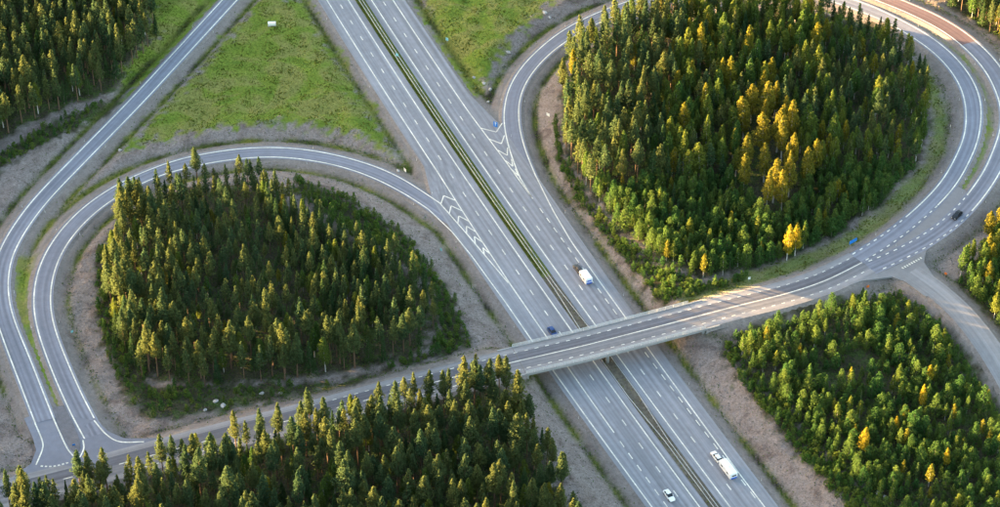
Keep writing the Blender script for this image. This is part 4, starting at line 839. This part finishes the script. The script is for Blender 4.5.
box('base', (0,0,.1), (3.1,1.5,.5), M_CONC, cb); link('cabinet_body', bm_mesh('cabinet_body', box_bm(0,0,.85,3.0,1.4,1.0,.04)), M_WHITE, cb); box('lid', (0,0,1.38), (3.1,1.5,.08), M_WHITE, cb, .02)
for sx in (-.75, .75): box('door', (sx,-.715,.85), (1.3,.03,.8), M_LAMP, cb, .01)
# marker posts
pm1 = bm_mesh('post_body', box_bm(0,0,.45,.13,.07,1.3,.02)); pm1.materials.append(M_WHITE)
pm2 = bm_mesh('reflector_band', box_bm(0,0,.85,.14,.08,.18)); pm2.materials.append(M_BLACKT)
def marker(x, y, z, rz, lab):
    o = empty('marker_post', (x, y, z), rz); tag(o, lab, 'marker post', 'roadside marker posts'); link('post_body', pm1, None, o); link('reflector_band', pm2, None, o)
for k, lab in (('A','outer left ramp'),('B','left loop ramp'),('D','right loop ramp'),('E','outer right ramp')):
    P = RD[k]; n = NR[k]
    for i in range(14, len(P)-22, 26):
        for sg in (-1, 1):
            o_ = sg*(P[i,3]+EXTRA[k]+1.0); x, y = P[i,0]+n[i,0]*o_, P[i,1]+n[i,1]*o_
            u, v, _ = to_px(x, y, P[i,2])
            if 0 < u < 1024 and 0 < v < 519: marker(x, y, max(P[i,2]-.4, hz(x, y)-.05), math.atan2(n[i,1], n[i,0]), 'white marker post with dark band beside the '+lab)
for s in np.arange(-150, 160, 50):
    for off, lab in ((l_out(s)-1.0, 'left'), (r_out(s)+1.0, 'right')):
        x, y, z = axis(s, off); marker(x, y, -.38, ATH, 'white marker post with dark band on the '+lab+' motorway shoulder')
# ------------------------------------------------------------------ boulders
def rock_mesh(seed):
    r = np.random.default_rng(seed); bm = bmesh.new(); bmesh.ops.create_icosphere(bm, subdivisions=2, radius=1)
    k = r.normal(size=(5,3)); k /= np.linalg.norm(k, axis=1)[:,None]
    for v in bm.verts:
        p = np.array(v.co); s = 1+.22*np.sin(p@k[0]*3+1)+.18*np.sin(p@k[1]*5)
        for q in k[2:]: s = min(s, 1.05/max(.3, p@q+.35))
        v.co = Vector(p*s*np.array((1.1,.9,.7)))
    return bm_mesh('boulder', bm)
RM = [rock_mesh(i) for i in range(5)]
for me in RM: me.materials.append(M_ROCK)
for i, (x, y, s, lab) in enumerate((
    (17.8,147.9,.9,'pale boulder at the top of the right grass field above its twin'),(19.6,146.0,.6,'smaller pale boulder at the top of the right grass field'),(3.1,123.5,.8,'pale boulder on the brown belt beside the right loop ramp'),
    (-3.8,100.1,.7,'pale boulder at the lower tip of the right grass field, nearest the ramp'),(-6.1,103.6,.6,'pale boulder second from the ramp at the tip of the right grass field'),(-10.0,108.0,.6,'pale boulder on the right grass field nearest the motorway'),(-4.5,92.9,.5,'lowest pale boulder at the tip of the right grass field'),
    (-37.2,48.9,.6,'small pale stone beside the white sign left of the motorway'),(-139.7,57.5,.7,'pale stone at the left tip of the left grass field'),
    (-92.4,-80.7,.7,'pale boulder on cleared ground below the left loop pines, left of its neighbour'),(-90.0,-82.3,.8,'pale boulder on cleared ground below the left loop pines, right of its neighbour'),(-77.7,-76.8,.6,'pale boulder on cleared ground in the middle below the left loop pines'),(-71.8,-76.9,.6,'pale boulder on cleared ground towards the bridge below the left loop pines'),(-95.6,-84.9,.6,'leftmost pale boulder on cleared ground below the left loop pines'),
    (118.6,-122.6,.8,'pale boulder at the lower edge of the right thicket, upper one'),(120.3,-124.9,.7,'pale boulder at the lower edge of the right thicket, lower one'))):
    o = link('boulder', RM[i % 5], None, None, (x, y, hz(x, y)+.15*s), (rng.uniform(-.2,.2), rng.uniform(-.2,.2), rng.uniform(0,6.28))); o.scale = (s*1.2, s*1.2, s)
    tag(o, lab, 'boulder', 'pale boulders on the verges')
# ------------------------------------------------------------------ loose stones, grass tussocks, weeds
def in_any(x, y, names, D): return np.min([poly_sd(x, y, D[n]) for n in names], 0) < 0
xs = rng.uniform(-200, 200, 150000); ys = rng.uniform(-135, 170, 150000); dd = bilin(DG, xs, ys)
gz = np.min([poly_sd(xs, ys, ZONES[n]) for n in ZONES], 0); fz = np.min([poly_sd(xs, ys, STANDS[n]) for n in STANDS], 0)
m_st = (dd > 4.8) & (dd < 24) & (gz > 1.5) & (fz > .5) & (rng.random(len(xs)) < .55)
sx, sy = xs[m_st], ys[m_st]; szz = bilin(ZG, sx, sy); n = len(sx)
base = np.array([(1,0,0),(-.5,.87,0),(-.5,-.87,0),(0,0,1),(0,0,-.6)]); tri = np.array([(0,1,3),(1,2,3),(2,0,3),(1,0,4),(2,1,4),(0,2,4)])
def scatter_mesh(name, base, tri, x, y, z, s, sq, m, tint=True):
    n = len(x); a = rng.uniform(0, 6.28, n); c_, s_ = np.cos(a), np.sin(a)
    V = np.stack([(base[None,:,0]*c_[:,None]-base[None,:,1]*s_[:,None])*s[:,None]+x[:,None], (base[None,:,0]*s_[:,None]+base[None,:,1]*c_[:,None])*s[:,None]+y[:,None], base[None,:,2]*(s*sq)[:,None]+z[:,None]], 2)
    T = tri[None]+np.arange(n)[:,None,None]*len(base)
    me = np_mesh(name, V.reshape(-1,3), T.reshape(-1,tri.shape[1]), {'tint':np.repeat(rng.random(n), len(tri)),'leaf':np.repeat(rng.random(n), len(tri))}); me.materials.append(m)
    return link(name, me)
def stone_mat():
    m = bpy.data.materials.new('loose_stone'); m.use_nodes = True; t = m.node_tree; p = t.nodes['Principled BSDF']; p.inputs['Roughness'].default_value = .95
    at = N(t, 'ShaderNodeAttribute', attribute_name='tint'); cr = N(t, 'ShaderNodeValToRGB'); e = cr.color_ramp.elements
    e[0].color = (.10,.078,.066,1); e[1].color = (.27,.235,.22,1); t.links.new(at.outputs['Fac'], cr.inputs[0]); t.links.new(cr.outputs[0], p.inputs['Base Color']); return m
st = scatter_mesh('loose_stones', base, tri, sx, sy, szz, rng.uniform(.10,.34,n)*rng.uniform(.7,1.4,n), rng.uniform(.4,.8,n), stone_mat())
tag(st, 'loose stones and rubble strewn over the bare road verges', 'rubble', None, 'stuff')
# grass tussock: six blades
bl = []; bt = []
r2 = np.random.default_rng(5)
for i in range(7):
    a = i*.9+r2.uniform(0,.4); w_ = r2.uniform(.10,.18); l_ = r2.uniform(.25,.5); b0 = len(bl); ca_, sa_ = math.cos(a), math.sin(a)
    bl += [(-sa_*w_, ca_*w_, 0), (sa_*w_, -ca_*w_, 0), (ca_*l_, sa_*l_, r2.uniform(.6,1.0))]; bt.append((b0, b0+1, b0+2))
bl = np.array(bl); bt = np.array(bt)
m_g = ((gz < 0) & (dd > 2.0)) ; gxs, gys = xs[m_g], ys[m_g]; n = len(gxs)
h_ = .35+.30*np.clip(noise2(gxs, gys, 14)+.5, 0, 1.6)+rng.uniform(0,.2,n)
gr = scatter_mesh('field_grass', bl, bt, gxs, gys, bilin(ZG, gxs, gys)-.05, h_*.95, np.full(n, .65), L_GRAS)
tag(gr, 'rough green grass tussocks covering the fields between the roads', 'grass', None, 'stuff')
m_w = ((np.abs(dd-4.2) < 1.0) & (gz > 0)) | ((fz < -.5) & (dd > 4)) | ((gz > 0) & (dd > 1) & (rng.random(len(xs)) < .05+.10*(noise2(xs, ys, 12) > .3))) ; wx, wy = xs[m_w], ys[m_w]; n = len(wx)
we = scatter_mesh('verge_weeds', bl, bt, wx, wy, bilin(ZG, wx, wy)-.05, rng.uniform(.3,.75,n), np.full(n, .8), L_SHRU)
tag(we, 'green weeds in the ditches and on the forest floor', 'weeds', None, 'stuff')
s_ = rng.uniform(S0+60, S1-80, 9000); o_ = np.where(rng.random(9000) < .8, rng.uniform(1.5,2.7,9000), rng.uniform(3.9,5.1,9000)); keep = (s_ < 28) | (rng.random(9000) < .10)
pm_ = np.array([axis(a, b, -.35) for a, b in zip(s_[keep], o_[keep])])
mg = scatter_mesh('median_grass', bl, bt, pm_[:,0], pm_[:,1], pm_[:,2], rng.uniform(.35,.8,len(pm_)), np.full(len(pm_), .8), L_GRAS)
tag(mg, 'strip of green grass growing along the motorway median', 'grass', None, 'stuff')
